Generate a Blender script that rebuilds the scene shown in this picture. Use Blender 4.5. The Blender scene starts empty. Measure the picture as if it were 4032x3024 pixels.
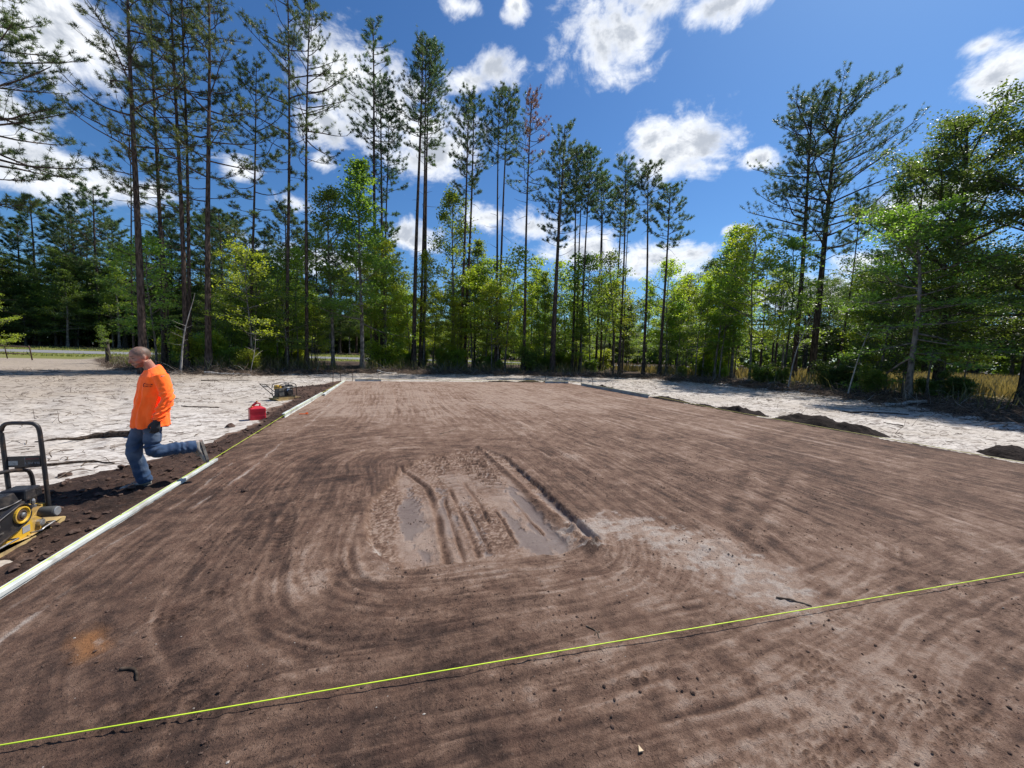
import bpy, math, random
import numpy as np
from mathutils import Vector, Matrix

# ------------------------------------------------------------------ camera, sky, sun
scene = bpy.context.scene
COL = scene.collection
cam_data = bpy.data.cameras.new('camera')
cam_data.sensor_width = 36.0
cam_data.lens = 36.0 * 1519.0 / 4032.0
cam_data.clip_start = 0.05
cam_data.clip_end = 3000.0
camera = bpy.data.objects.new('camera', cam_data)
COL.objects.link(camera)
camera.matrix_world = (Matrix.Translation((0, 0, 1.7))
                       @ Matrix.Rotation(math.radians(-17.4), 4, 'Z')
                       @ Matrix.Rotation(math.radians(90 - 4.3), 4, 'X')
                       @ Matrix.Rotation(math.radians(1.65), 4, 'Z'))
scene.camera = camera

SUN_AZ, SUN_EL = math.radians(68), math.radians(54)
sun_data = bpy.data.lights.new('sun', 'SUN')
sun_data.energy = 4.6
sun_data.angle = math.radians(0.6)
sun_data.color = (1.0, 0.955, 0.89)
sun = bpy.data.objects.new('sun', sun_data)
COL.objects.link(sun)
sun_dir = Vector((math.sin(SUN_AZ) * math.cos(SUN_EL), math.cos(SUN_AZ) * math.cos(SUN_EL), math.sin(SUN_EL)))
sun.rotation_euler = sun_dir.to_track_quat('Z', 'Y').to_euler()
sun.location = (20, 10, 40)

scene.view_settings.view_transform = 'Standard'
scene.view_settings.look = 'None'
scene.view_settings.gamma = 1.0
scene.view_settings.exposure = 0.32
scene.cycles.max_bounces = 6
scene.cycles.transparent_max_bounces = 6
scene.cycles.use_denoising = True


class NT:
    """small wrapper for building node trees"""
    def __init__(self, tree):
        self.t = tree
        self.t.nodes.clear()

    def n(self, kind, **kw):
        nd = self.t.nodes.new(kind)
        for k, v in kw.items():
            setattr(nd, k, v)
        return nd

    def link(self, a, b):
        self.t.links.new(a, b)

    def put(self, sock, v):
        if isinstance(v, (int, float)):
            sock.default_value = v
        elif isinstance(v, (tuple, list)):
            sock.default_value = v
        else:
            self.t.links.new(v, sock)

    def math(self, op, a, b=0.0, c=None, clamp=False):
        nd = self.n('ShaderNodeMath', operation=op, use_clamp=clamp)
        self.put(nd.inputs[0], a)
        self.put(nd.inputs[1], b)
        if c is not None:
            self.put(nd.inputs[2], c)
        return nd.outputs[0]

    def vec(self, op, a, b=(0, 0, 0), scale=None):
        nd = self.n('ShaderNodeVectorMath', operation=op)
        self.put(nd.inputs[0], a)
        if op not in ('LENGTH', 'NORMALIZE', 'SCALE'):
            self.put(nd.inputs[1], b)
        if scale is not None:
            self.put(nd.inputs[3], scale)
        return nd.outputs['Value'] if op in ('LENGTH', 'DOT_PRODUCT', 'DISTANCE') else nd.outputs[0]

    def mix(self, f, a, b, mode='MIX'):
        nd = self.n('ShaderNodeMix', data_type='RGBA', blend_type=mode, clamp_factor=True)
        self.put(nd.inputs[0], f)
        self.put(nd.inputs[6], a if not (isinstance(a, tuple) and len(a) == 3) else (*a, 1))
        self.put(nd.inputs[7], b if not (isinstance(b, tuple) and len(b) == 3) else (*b, 1))
        return nd.outputs[2]

    def smooth(self, v, lo, hi, a=0.0, b=1.0):
        nd = self.n('ShaderNodeMapRange', interpolation_type='SMOOTHSTEP')
        self.put(nd.inputs[0], v)
        self.put(nd.inputs[1], lo)
        self.put(nd.inputs[2], hi)
        self.put(nd.inputs[3], a)
        self.put(nd.inputs[4], b)
        return nd.outputs[0]

    def noise(self, vec, scale, detail=4.0, rough=0.55, dist=0.0):
        nd = self.n('ShaderNodeTexNoise')
        if vec is not None:
            self.put(nd.inputs['Vector'], vec)
        nd.inputs['Scale'].default_value = scale
        nd.inputs['Detail'].default_value = detail
        nd.inputs['Roughness'].default_value = rough
        nd.inputs['Distortion'].default_value = dist
        return nd.outputs['Fac']

    def voronoi(self, vec, scale, feature='F1'):
        nd = self.n('ShaderNodeTexVoronoi', feature=feature)
        self.put(nd.inputs['Vector'], vec)
        nd.inputs['Scale'].default_value = scale
        return nd

    def ramp(self, f, stops):
        nd = self.n('ShaderNodeValToRGB')
        el = nd.color_ramp.elements
        while len(el) < len(stops):
            el.new(0.5)
        for e, (p, c) in zip(el, stops):
            e.position = p
            e.color = (*c, 1)
        self.put(nd.inputs[0], f)
        return nd.outputs[0]

    def bump(self, h, strength=0.3, dist=0.02):
        nd = self.n('ShaderNodeBump')
        nd.inputs['Strength'].default_value = strength
        nd.inputs['Distance'].default_value = dist
        self.put(nd.inputs['Height'], h)
        return nd.outputs[0]


# ---- sky: Nishita plus cumulus clouds given by direction (azimuth, elevation, half sizes in radians)
world = bpy.data.worlds.new('World')
scene.world = world
world.use_nodes = True
w = NT(world.node_tree)
sky = w.n('ShaderNodeTexSky', sky_type='NISHITA', sun_disc=False, sun_elevation=SUN_EL, sun_rotation=SUN_AZ,
          air_density=1.0, dust_density=0.5, ozone_density=1.6, altitude=20)
CLOUDS = [(0.527,0.656,0.124,0.070),(0.753,0.656,0.095,0.024),(0.617,0.689,0.107,0.035),(0.160,0.692,0.061,0.021),
 (0.282,0.699,0.034,0.021),(0.246,0.607,0.062,0.032),(0.174,0.585,0.068,0.022),(-0.050,0.536,0.158,0.078),
 (0.093,0.460,0.107,0.066),(-0.147,0.471,0.057,0.046),(0.685,0.453,0.104,0.057),(0.624,0.477,0.051,0.040),
 (0.843,0.407,0.037,0.018),(1.168,0.431,0.039,0.052),(1.149,0.481,0.029,0.014),(-0.560,0.455,0.075,0.095),(-0.60,0.60,0.08,0.07),
 (-0.597,0.344,0.057,0.036),(-0.583,0.285,0.085,0.050),(-0.500,0.262,0.080,0.036),(-0.203,0.308,0.046,0.020),
 (-0.148,0.397,0.027,0.020),(0.215,0.329,0.052,0.030),(0.057,0.266,0.078,0.036),(0.344,0.313,0.081,0.035),
 (0.461,0.260,0.101,0.042),(0.809,0.283,0.031,0.011),(0.649,0.233,0.119,0.046),
 (0.950,0.136,0.110,0.036),(1.100,0.285,0.083,0.029),(-0.302,0.346,0.032,0.020),(-0.437,0.278,0.039,0.017),
 (1.048,0.195,0.071,0.029),(-0.149,0.203,0.141,0.034)]
_r = random.Random(5)
for _i in range(22):     # the same fair-weather cumulus goes on round the rest of the sky
    _e = _r.uniform(0.12, 1.1)
    CLOUDS.append((_r.uniform(1.4, 5.5), _e, _r.uniform(0.06, 0.16) / math.cos(_e), _r.uniform(0.03, 0.07)))
tc = w.n('ShaderNodeTexCoord')
dirn = tc.outputs['Generated']
sp = w.n('ShaderNodeSeparateXYZ')
w.link(dirn, sp.inputs[0])
az = w.math('ARCTAN2', sp.outputs[0], sp.outputs[1])
az = w.math('WRAP', az, 5.6, 5.6 - 2 * math.pi)
el = w.math('ARCSINE', sp.outputs[2])
cmb = w.n('ShaderNodeCombineXYZ')
w.put(cmb.inputs[0], az)
w.put(cmb.inputs[1], el)
ae = cmb.outputs[0]
best = None
for (a0, e0, ra, re) in CLOUDS:
    v = w.vec('SUBTRACT', ae, (a0, e0, 0))
    v = w.vec('MULTIPLY', v, (1 / ra, 1 / re, 0))
    d = w.vec('LENGTH', v)
    best = d if best is None else w.math('SMOOTH_MIN', best, d, 0.35)
nvec = w.vec('MULTIPLY', dirn, (1.0, 1.0, 1.35))
n1 = w.noise(nvec, 7.0, 8.0, 0.62, 0.8)
n2 = w.noise(nvec, 26.0, 6.0, 0.62, 0.3)
dens = w.math('SUBTRACT', 1.12, best)
dens = w.math('MAXIMUM', dens, -1.2)
dens = w.math('ADD', dens, w.math('MULTIPLY', w.math('SUBTRACT', n1, 0.5), 2.9))
dens = w.math('ADD', dens, w.math('MULTIPLY', w.math('SUBTRACT', n2, 0.5), 1.5))
mask = w.smooth(dens, -0.15, 0.95)
n3 = w.noise(nvec, 11.0, 5.0, 0.6)
core = w.smooth(w.math('ADD', dens, w.math('MULTIPLY', w.math('SUBTRACT', n3, 0.5), 2.0)), 0.45, 1.35)
cloud_col = w.mix(core, (9.0, 9.2, 9.5), (4.3, 4.7, 5.4))
hsv = w.n('ShaderNodeHueSaturation')
hsv.inputs['Hue'].default_value = 0.503
hsv.inputs['Saturation'].default_value = 1.12
hsv.inputs['Value'].default_value = 1.0
w.link(sky.outputs[0], hsv.inputs['Color'])
tint = w.mix(1.0, hsv.outputs[0], (0.48, 0.74, 0.96), 'MULTIPLY')
skyc = w.mix(mask, tint, cloud_col)
bg = w.n('ShaderNodeBackground')
bg.inputs['Strength'].default_value = 0.1
w.link(skyc, bg.inputs['Color'])
wo = w.n('ShaderNodeOutputWorld')
w.link(bg.outputs[0], wo.inputs['Surface'])

# ------------------------------------------------------------------ helpers
def tag(o, label=None, category=None, group=None, kind=None):
    if label: o['label'] = label
    if category: o['category'] = category
    if group: o['group'] = group
    if kind: o['kind'] = kind
    return o


def make_mesh(name, V, quads=None, tris=None, mats=(), smooth=False, attrs=None, mat_idx=None):
    me = bpy.data.meshes.new(name)
    V = np.asarray(V, dtype=np.float32).reshape(-1, 3)
    q = np.zeros((0, 4), np.int32) if quads is None else np.asarray(quads, np.int32).reshape(-1, 4)
    t = np.zeros((0, 3), np.int32) if tris is None else np.asarray(tris, np.int32).reshape(-1, 3)
    loops = np.concatenate([q.ravel(), t.ravel()]).astype(np.int32)
    nq, nt = len(q), len(t)
    starts = np.concatenate([np.arange(nq) * 4, nq * 4 + np.arange(nt) * 3]).astype(np.int32)
    me.vertices.add(len(V))
    me.vertices.foreach_set('co', V.ravel())
    me.loops.add(len(loops))
    me.loops.foreach_set('vertex_index', loops)
    me.polygons.add(nq + nt)
    me.polygons.foreach_set('loop_start', starts)
    if mat_idx is not None:
        me.polygons.foreach_set('material_index', np.asarray(mat_idx, np.int32))
    for m in mats:
        me.materials.append(m)
    me.update(calc_edges=True)
    me.polygons.foreach_set('use_smooth', np.full(nq + nt, smooth, dtype=bool))
    for an, arr in (attrs or {}).items():
        a = me.attributes.new(an, 'FLOAT_COLOR', 'POINT')
        a.data.foreach_set('color', np.asarray(arr, np.float32).ravel())
    me.validate()
    return me


def obj(name, me, parent=None, loc=(0, 0, 0), rot=(0, 0, 0), scale=(1, 1, 1)):
    o = bpy.data.objects.new(name, me)
    COL.objects.link(o)
    o.location, o.rotation_euler, o.scale = loc, rot, scale
    if parent is not None:
        o.parent = parent
    return o


def empty(name, loc=(0, 0, 0), rz=0.0, scale=1.0):
    o = bpy.data.objects.new(name, None)
    COL.objects.link(o)
    o.location = loc
    o.rotation_euler = (0, 0, rz)
    o.scale = (scale, scale, scale) if isinstance(scale, (int, float)) else scale
    o.empty_display_size = 0.2
    return o


def copy_tree(o, parent=None):
    c = o.copy()
    COL.objects.link(c)
    c.parent = parent
    for ch in o.children:
        copy_tree(ch, c)
    return c


def tubes(P, R, S=6, caps=False):
    """P [N,K,3] polylines, R [N,K] radii -> verts, quads"""
    P = np.asarray(P, float); R = np.asarray(R, float)
    if P.ndim == 2:
        P = P[None]; R = R[None]
    N, K, _ = P.shape
    T = np.gradient(P, axis=1)
    T /= np.linalg.norm(T, axis=2, keepdims=True) + 1e-9
    mean = T.mean(1)
    ref = np.where(np.abs(mean[:, 2:3]) > 0.8, np.array([[1., 0, 0]]), np.array([[0, 0, 1.]]))[:, None, :]
    A = ref - (ref * T).sum(2, keepdims=True) * T
    A /= np.linalg.norm(A, axis=2, keepdims=True) + 1e-9
    B = np.cross(T, A)
    th = np.linspace(0, 2 * math.pi, S, endpoint=False)
    V = P[:, :, None, :] + R[:, :, None, None] * (A[:, :, None, :] * np.cos(th)[None, None, :, None] + B[:, :, None, :] * np.sin(th)[None, None, :, None])
    i = np.arange(N)[:, None, None] * K * S
    k = np.arange(K - 1)[None, :, None] * S
    s = np.arange(S)[None, None, :]
    s2 = (s + 1) % S
    Q = np.stack([i + k + s, i + k + s2, i + k + S + s2, i + k + S + s], -1).reshape(-1, 4)
    V = V.reshape(-1, 3)
    if caps:
        tris = []
        extra = []
        for n_ in range(N):
            for kk, flip in ((0, True), (K - 1, False)):
                c = len(V) + len(extra)
                extra.append(P[n_, kk])
                b0 = n_ * K * S + kk * S
                for j in range(S):
                    a_, b_ = b0 + j, b0 + (j + 1) % S
                    tris.append((c, b_, a_) if flip else (c, a_, b_))
        return np.vstack([V, np.array(extra)]), Q, np.array(tris, np.int32)
    return V, Q


class MB:
    """collects simple shapes into one mesh"""
    def __init__(self):
        self.V = []; self.Q = []; self.T = []; self.n = 0

    def add(self, V, Q=None, T=None):
        V = np.asarray(V, float).reshape(-1, 3)
        self.V.append(V)
        if Q is not None and len(Q): self.Q.append(np.asarray(Q, np.int64).reshape(-1, 4) + self.n)
        if T is not None and len(T): self.T.append(np.asarray(T, np.int64).reshape(-1, 3) + self.n)
        self.n += len(V)
        return self

    def box(self, c, s, rot=None, top=(1, 1)):
        x, y, z = np.array(s) / 2
        V = np.array([[-x, -y, -z], [x, -y, -z], [x, y, -z], [-x, y, -z],
                      [-x * top[0], -y * top[1], z], [x * top[0], -y * top[1], z], [x * top[0], y * top[1], z], [-x * top[0], y * top[1], z]])
        if rot is not None:
            V = V @ np.array(rot.to_3x3() if hasattr(rot, 'to_3x3') else rot).T
        return self.add(V + np.array(c), [[0, 3, 2, 1], [4, 5, 6, 7], [0, 1, 5, 4], [1, 2, 6, 5], [2, 3, 7, 6], [3, 0, 4, 7]])

    def tube(self, pts, r, S=8):
        pts = np.asarray(pts, float)
        r = np.full(len(pts), r) if np.isscalar(r) else np.asarray(r, float)
        V, Q, T = tubes(pts, r, S, caps=True)
        return self.add(V, Q, T)

    def lathe(self, prof, c, axis='Z', S=16):
        """prof list of (radius, height); closed with caps"""
        prof = np.asarray(prof, float)
        th = np.linspace(0, 2 * math.pi, S, endpoint=False)
        V = np.stack([prof[:, 0:1] * np.cos(th), prof[:, 0:1] * np.sin(th), np.repeat(prof[:, 1:2], S, 1)], -1)
        if axis == 'X':
            V = V[..., [2, 0, 1]]
        elif axis == 'Y':
            V = V[..., [1, 2, 0]]
        K = len(prof)
        Q = [[k * S + j, k * S + (j + 1) % S, (k + 1) * S + (j + 1) % S, (k + 1) * S + j] for k in range(K - 1) for j in range(S)]
        V = V.reshape(-1, 3)
        cen = np.array([V[:S].mean(0), V[-S:].mean(0)])
        T = [[K * S, (j + 1) % S, j] for j in range(S)] + [[K * S + 1, (K - 1) * S + j, (K - 1) * S + (j + 1) % S] for j in range(S)]
        return self.add(np.vstack([V, cen]) + np.array(c), Q, T)

    def prism(self, outline, lo, hi, axis='X'):
        """outline: 2D points (convex or nearly), extruded along an axis"""
        o = np.asarray(outline, float); n = len(o)
        def mk(h):
            z = np.full((n, 1), h)
            if axis == 'X': return np.hstack([z, o])
            if axis == 'Y': return np.hstack([o[:, :1], z, o[:, 1:]])
            return np.hstack([o, z])
        c = o.mean(0)
        V = np.vstack([mk(lo), mk(hi)])
        cl = {'X': [lo, c[0], c[1]], 'Y': [c[0], lo, c[1]], 'Z': [c[0], c[1], lo]}[axis]
        ch = {'X': [hi, c[0], c[1]], 'Y': [c[0], hi, c[1]], 'Z': [c[0], c[1], hi]}[axis]
        V = np.vstack([V, [cl], [ch]])
        Q = [[i, (i + 1) % n, n + (i + 1) % n, n + i] for i in range(n)]
        T = [[2 * n, (i + 1) % n, i] for i in range(n)] + [[2 * n + 1, n + i, n + (i + 1) % n] for i in range(n)]
        return self.add(V, Q, T)

    def build(self, name, mat, parent=None, smooth=False, loc=(0, 0, 0), bevel=0.0):
        V = np.vstack(self.V)
        Q = np.vstack(self.Q) if self.Q else None
        T = np.vstack(self.T) if self.T else None
        me = make_mesh(name, V, Q, T, [mat], smooth)
        o = obj(name, me, parent, loc)
        if bevel:
            m = o.modifiers.new('bevel', 'BEVEL')
            m.width = bevel; m.segments = 2; m.limit_method = 'ANGLE'; m.angle_limit = math.radians(40)
        if smooth:
            try:
                me.shade_smooth = None
            except Exception:
                pass
        return o


# lattice noise in numpy
_rng = np.random.RandomState(11)
_perm = _rng.permutation(512).astype(np.int64)
_grad = _rng.uniform(0, 2 * math.pi, 512)
_gx, _gy = np.cos(_grad), np.sin(_grad)

def perlin(x, y, seed=0):
    x = np.asarray(x, float); y = np.asarray(y, float)
    xi = np.floor(x).astype(np.int64); yi = np.floor(y).astype(np.int64)
    xf = x - xi; yf = y - yi
    u = xf * xf * xf * (xf * (xf * 6 - 15) + 10); v = yf * yf * yf * (yf * (yf * 6 - 15) + 10)
    def gr(ix, iy, dx, dy):
        h = _perm[(_perm[(ix + seed * 37) & 511] + iy + seed * 101) & 511]
        return _gx[h] * dx + _gy[h] * dy
    a = gr(xi, yi, xf, yf); b = gr(xi + 1, yi, xf - 1, yf)
    c = gr(xi, yi + 1, xf, yf - 1); d = gr(xi + 1, yi + 1, xf - 1, yf - 1)
    return (a + (b - a) * u) + ((c + (d - c) * u) - (a + (b - a) * u)) * v

def fbm(x, y, oct=4, seed=0, gain=0.5):
    s = 0; a = 1.0; f = 1.0
    for o in range(oct):
        s = s + a * perlin(x * f + o * 17.3, y * f - o * 9.1, seed + o)
        a *= gain; f *= 2.03
    return s

def sstep(x, lo, hi):
    t = np.clip((x - lo) / (hi - lo), 0, 1)
    return t * t * (3 - 2 * t)

def poly_dist(X, Y, pts):
    """distance to a polyline, signed side and arc length along it"""
    pts = np.asarray(pts, float)
    bd = np.full(X.shape, 1e9); bs = np.zeros(X.shape); bl = np.zeros(X.shape)
    acc = 0.0
    for (x0, y0), (x1, y1) in zip(pts[:-1], pts[1:]):
        dx, dy = x1 - x0, y1 - y0
        L = math.hypot(dx, dy) + 1e-9
        t = np.clip(((X - x0) * dx + (Y - y0) * dy) / (L * L), 0, 1)
        ex, ey = X - (x0 + t * dx), Y - (y0 + t * dy)
        d = np.hypot(ex, ey)
        m = d < bd
        bd = np.where(m, d, bd)
        bs = np.where(m, np.sign(dx * ey - dy * ex), bs)
        bl = np.where(m, acc + t * L, bl)
        acc += L
    return bd, bs, bl

def smooth_line(pts, n=8):
    """Catmull-Rom through the points"""
    p = np.asarray(pts, float)
    p = np.vstack([2 * p[0] - p[1], p, 2 * p[-1] - p[-2]])
    out = []
    for i in range(1, len(p) - 2):
        for t in np.linspace(0, 1, n, endpoint=False):
            out.append(0.5 * ((2 * p[i]) + (-p[i - 1] + p[i + 1]) * t + (2 * p[i - 1] - 5 * p[i] + 4 * p[i + 1] - p[i + 2]) * t * t
                              + (-p[i - 1] + 3 * p[i] - 3 * p[i + 1] + p[i + 2]) * t ** 3))
    out.append(p[-2])
    return np.array(out)

# ------------------------------------------------------------------ materials
def material(name):
    m = bpy.data.materials.new(name)
    m.use_nodes = True
    return m, NT(m.node_tree)

def finish(t, col, rough=0.8, normal=None, metallic=0.0, spec=0.3, extra=None):
    b = t.n('ShaderNodeBsdfPrincipled')
    t.put(b.inputs['Base Color'], col if not (isinstance(col, tuple) and len(col) == 3) else (*col, 1))
    t.put(b.inputs['Roughness'], rough)
    t.put(b.inputs['Metallic'], metallic)
    t.put(b.inputs['Specular IOR Level'], spec)
    if normal is not None:
        t.link(normal, b.inputs['Normal'])
    o = t.n('ShaderNodeOutputMaterial')
    t.link(b.outputs[0], o.inputs['Surface'])
    return b

def simple_mat(name, col, rough=0.6, metallic=0.0, spec=0.4, dirt=None, dirt_amt=0.35, scale=14.0, bump=0.0, detail=5.0):
    """painted / plain surface with dust, wear and a little relief"""
    m, t = material(name)
    co = t.n('ShaderNodeTexCoord').outputs['Object']
    a = t.noise(co, scale, detail, 0.6)
    c = t.mix(t.smooth(a, 0.3, 0.75), tuple(x * 0.86 for x in col), tuple(min(1, x * 1.1) for x in col))
    if dirt is not None:
        d = t.noise(co, scale * 0.45, 6.0, 0.65, 0.4)
        c = t.mix(t.math('MULTIPLY', t.smooth(d, 0.46, 0.66), dirt_amt), c, dirt)
    r = t.smooth(a, 0.2, 0.8, max(0.05, rough - 0.12), min(1, rough + 0.12))
    nrm = t.bump(a, bump, 0.01) if bump else None
    finish(t, c, r, nrm, metallic, spec)
    return m
# ------------------------------------------------------------------ ground
EDGE = np.array([(-60, -60), (-40, 20), (-27.5, 33.5), (-21.5, 34.4), (-16.9, 31.0), (-11.5, 26.4), (-7.8, 26.4), (-2.5, 30.0), (3.9, 29.8),
                 (11.0, 29.5), (19.3, 27.5), (22.2, 22.4), (21.2, 16.0), (20.6, 12.0), (18.6, 8.4), (16.8, 5.9), (15.4, 4.0), (14.2, -5), (16, -60)], float)

def edge_dist(X, Y):
    """distance to the edge of the clearing, positive outside"""
    n = len(EDGE)
    ins = np.zeros(X.shape, bool)
    bd = np.full(X.shape, 1e9)
    for i in range(n):
        x0, y0 = EDGE[i]; x1, y1 = EDGE[(i + 1) % n]
        c = ((y0 > Y) != (y1 > Y)) & (X < (x1 - x0) * (Y - y0) / (y1 - y0 + 1e-12) + x0)
        ins ^= c
        dx, dy = x1 - x0, y1 - y0
        t = np.clip(((X - x0) * dx + (Y - y0) * dy) / (dx * dx + dy * dy), 0, 1)
        bd = np.minimum(bd, np.hypot(X - x0 - t * dx, Y - y0 - t * dy))
    return np.where(ins, -bd, bd)

DRIVE = np.array([(-14, 20), (-22, 31), (-29, 42), (-38, 60)], float)

def ground_z(X, Y):
    X = np.asarray(X, float); Y = np.asarray(Y, float)
    d = edge_dist(X, Y) + 0.9 * fbm(X * 0.35, Y * 0.35, 3, 3)
    dr, _, _ = poly_dist(X, Y, DRIVE)
    open_ = sstep(dr, 2.5, 5.5)
    z = 0.26 * sstep(d, 0, 3.5) * (0.35 + 0.65 * open_)
    lump = np.clip(0.5 + 1.1 * fbm(X * 0.9, Y * 0.9, 4, 5), 0, 1.6)
    z = z + open_ * (0.20 * np.exp(-((d - 1.4) / 1.3) ** 2) * lump + 0.10 * sstep(d, 0.5, 2.5) * fbm(X * 0.7, Y * 0.7, 3, 8))
    left = 1 - sstep(X, 5, 30)
    z = z + left * (0.25 * sstep(Y, 60, 70) + 0.55 * sstep(Y, 70, 86))
    fine = 1 - sstep(np.hypot(X, Y), 25, 60)
    z = z + fine * (0.016 * fbm(X * 1.3, Y * 1.3, 3, 12) + 0.010 * fbm(X * 1.5 + Y * 1.2, (Y - X) * 5.0, 4, 14))
    road = np.exp(-((Y - 66) / 4.0) ** 4)
    flat = 0.27 + left * 0.25 * sstep(Y, 60, 70)
    return z * (1 - road) + flat * road

def axis_pts(knots):
    """knots: (position, spacing) -> graded 1D coordinates"""
    out = [knots[0][0]]
    for (a, sa), (b, sb) in zip(knots[:-1], knots[1:]):
        n = max(1, int(round((b - a) / (0.5 * (sa + sb)))))
        u = np.arange(1, n + 1) / n
        r = sb / sa
        f = u if abs(r - 1) < 1e-3 else (r ** u - 1) / (r - 1)
        out += list(a + (b - a) * f)
    return np.array(out)

def grid_mesh(name, xs, ys, Z, mat, attrs):
    nx, ny = len(xs), len(ys)
    X, Y = np.meshgrid(xs, ys)
    V = np.stack([X, Y, Z], -1).reshape(-1, 3)
    i = np.arange(ny - 1)[:, None] * nx + np.arange(nx - 1)[None, :]
    Q = np.stack([i, i + 1, i + nx + 1, i + nx], -1).reshape(-1, 4)
    return make_mesh(name, V, Q, None, [mat], True, attrs)

# ---- materials of the ground
m_ground, t = material('sand_and_forest_floor')
at_ = t.n('ShaderNodeAttribute', attribute_name='zone')
sep = t.n('ShaderNodeSeparateColor')
t.link(at_.outputs['Color'], sep.inputs[0])
geo = t.n('ShaderNodeNewGeometry')
pos = geo.outputs['Position']
# streaky litter of roots and scrape marks in the white sand
st = t.vec('MULTIPLY', pos, (1.1, 4.2, 1.0))
warp = t.n('ShaderNodeTexNoise')
t.put(warp.inputs['Vector'], pos); warp.inputs['Scale'].default_value = 1.6; warp.inputs['Detail'].default_value = 4
wv = t.vec('SCALE', t.vec('SUBTRACT', warp.outputs['Color'], (0.5, 0.5, 0.5)), scale=1.1)
rot = t.n('ShaderNodeMapping'); rot.inputs['Rotation'].default_value = (0, 0, math.radians(24)); rot.inputs['Scale'].default_value = (1.3, 5.0, 1.0)
t.link(t.vec('ADD', pos, wv), rot.inputs['Vector'])
f1 = t.noise(rot.outputs[0], 1.5, 7.0, 0.68, 0.35)
f2 = t.noise(pos, 9.0, 6.0, 0.7)
f3 = t.noise(pos, 0.35, 4.0, 0.6)
f4 = t.noise(pos, 45.0, 3.0, 0.7)
dark = t.math('ADD', t.math('MULTIPLY', f1, 0.62), t.math('MULTIPLY', f2, 0.38))
dark = t.math('ADD', dark, t.math('MULTIPLY', t.math('SUBTRACT', f3, 0.5), 0.14))
sand_w = t.mix(t.smooth(f3, 0.35, 0.65), (0.47, 0.415, 0.355), (0.62, 0.57, 0.515))
sand_w = t.mix(t.math('MULTIPLY', sep.outputs['Red'], 1.0), sand_w, (0.37, 0.305, 0.24))
roots = None
for ang_d, sc_ in ((12, 1.0), (67, 0.8), (128, 1.15), (160, 1.7)):
    mp = t.n('ShaderNodeMapping'); mp.inputs['Rotation'].default_value = (0, 0, math.radians(ang_d)); mp.inputs['Scale'].default_value = (3.0 * sc_, 19.0 * sc_, 1.0); mp.inputs['Location'].default_value = (ang_d, 3.1 * ang_d, 0)
    t.link(t.vec('ADD', pos, t.vec('SCALE', wv, scale=0.25)), mp.inputs['Vector'])
    dsh = t.smooth(t.noise(mp.outputs[0], 1.0, 3.0, 0.55, 0.2), 0.615, 0.68)
    roots = dsh if roots is None else t.math('MAXIMUM', roots, dsh)
roots = t.math('MULTIPLY', roots, t.smooth(f3, 0.30, 0.62, 0.25, 1.0))
sand_c = t.mix(t.smooth(dark, 0.47, 0.60), sand_w, (0.23, 0.19, 0.16))
sand_c = t.mix(t.math('MULTIPLY', roots, 0.75), sand_c, (0.10, 0.075, 0.058))
sand_c = t.mix(t.smooth(dark, 0.585, 0.66), sand_c, (0.07, 0.055, 0.045))
sand_c = t.mix(t.math('MULTIPLY', t.smooth(f4, 0.55, 0.75), 0.35), sand_c, (0.22, 0.18, 0.15))
# debris / forest litter
l1 = t.noise(pos, 3.0, 8.0, 0.7, 0.6)
lit = t.ramp(l1, [(0.30, (0.020, 0.014, 0.011)), (0.5, (0.060, 0.040, 0.029)), (0.62, (0.11, 0.075, 0.052)), (0.75, (0.23, 0.18, 0.14))])
g1 = t.noise(pos, 2.0, 6.0, 0.7)
grass = t.mix(g1, (0.10, 0.125, 0.030), (0.23, 0.215, 0.065))
gold = t.mix(g1, (0.13, 0.105, 0.045), (0.21, 0.17, 0.075))
mk = t.math('ADD', sep.outputs['Green'], t.math('MULTIPLY', t.math('SUBTRACT', t.noise(pos, 1.4, 6.0, 0.65), 0.5), 1.1))
c = t.mix(t.smooth(mk, 0.38, 0.62), sand_c, lit)
c = t.mix(sep.outputs['Blue'], c, grass)
c = t.mix(at_.outputs['Alpha'], c, gold)
hgt = t.math('ADD', t.math('MULTIPLY', f1, -0.5), t.math('ADD', t.math('MULTIPLY', f2, 0.5), t.math('MULTIPLY', f4, 0.15)))
finish(t, c, 0.95, t.bump(hgt, 0.55, 0.05), 0, 0.15)

xs = axis_pts([(-500, 60), (-120, 12), (-50, 1.5), (-28, 0.22), (-9, 0.11), (-4.5, 0.06), (-2.3, 0.06), (-1.5, 0.8), (9.5, 0.8), (10.3, 0.12), (22, 0.16), (27, 0.3), (50, 1.5), (120, 12), (500, 60)])
ys = axis_pts([(-120, 30), (-8, 3), (1.0, 0.2), (3, 0.07), (14, 0.11), (24, 0.14), (34, 0.2), (44, 0.6), (62, 1.2), (90, 2.0), (160, 15), (600, 80)])
GX, GY = np.meshgrid(xs, ys)
GZ = ground_z(GX, GY)
ed = edge_dist(GX, GY)
under = sstep(GX, -2.35, -2.0) * (1 - sstep(GX, 9.6, 10.2)) * sstep(GY, -1, 0) * (1 - sstep(GY, 21, 21.8))
GZ = GZ - 0.3 * under
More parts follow.
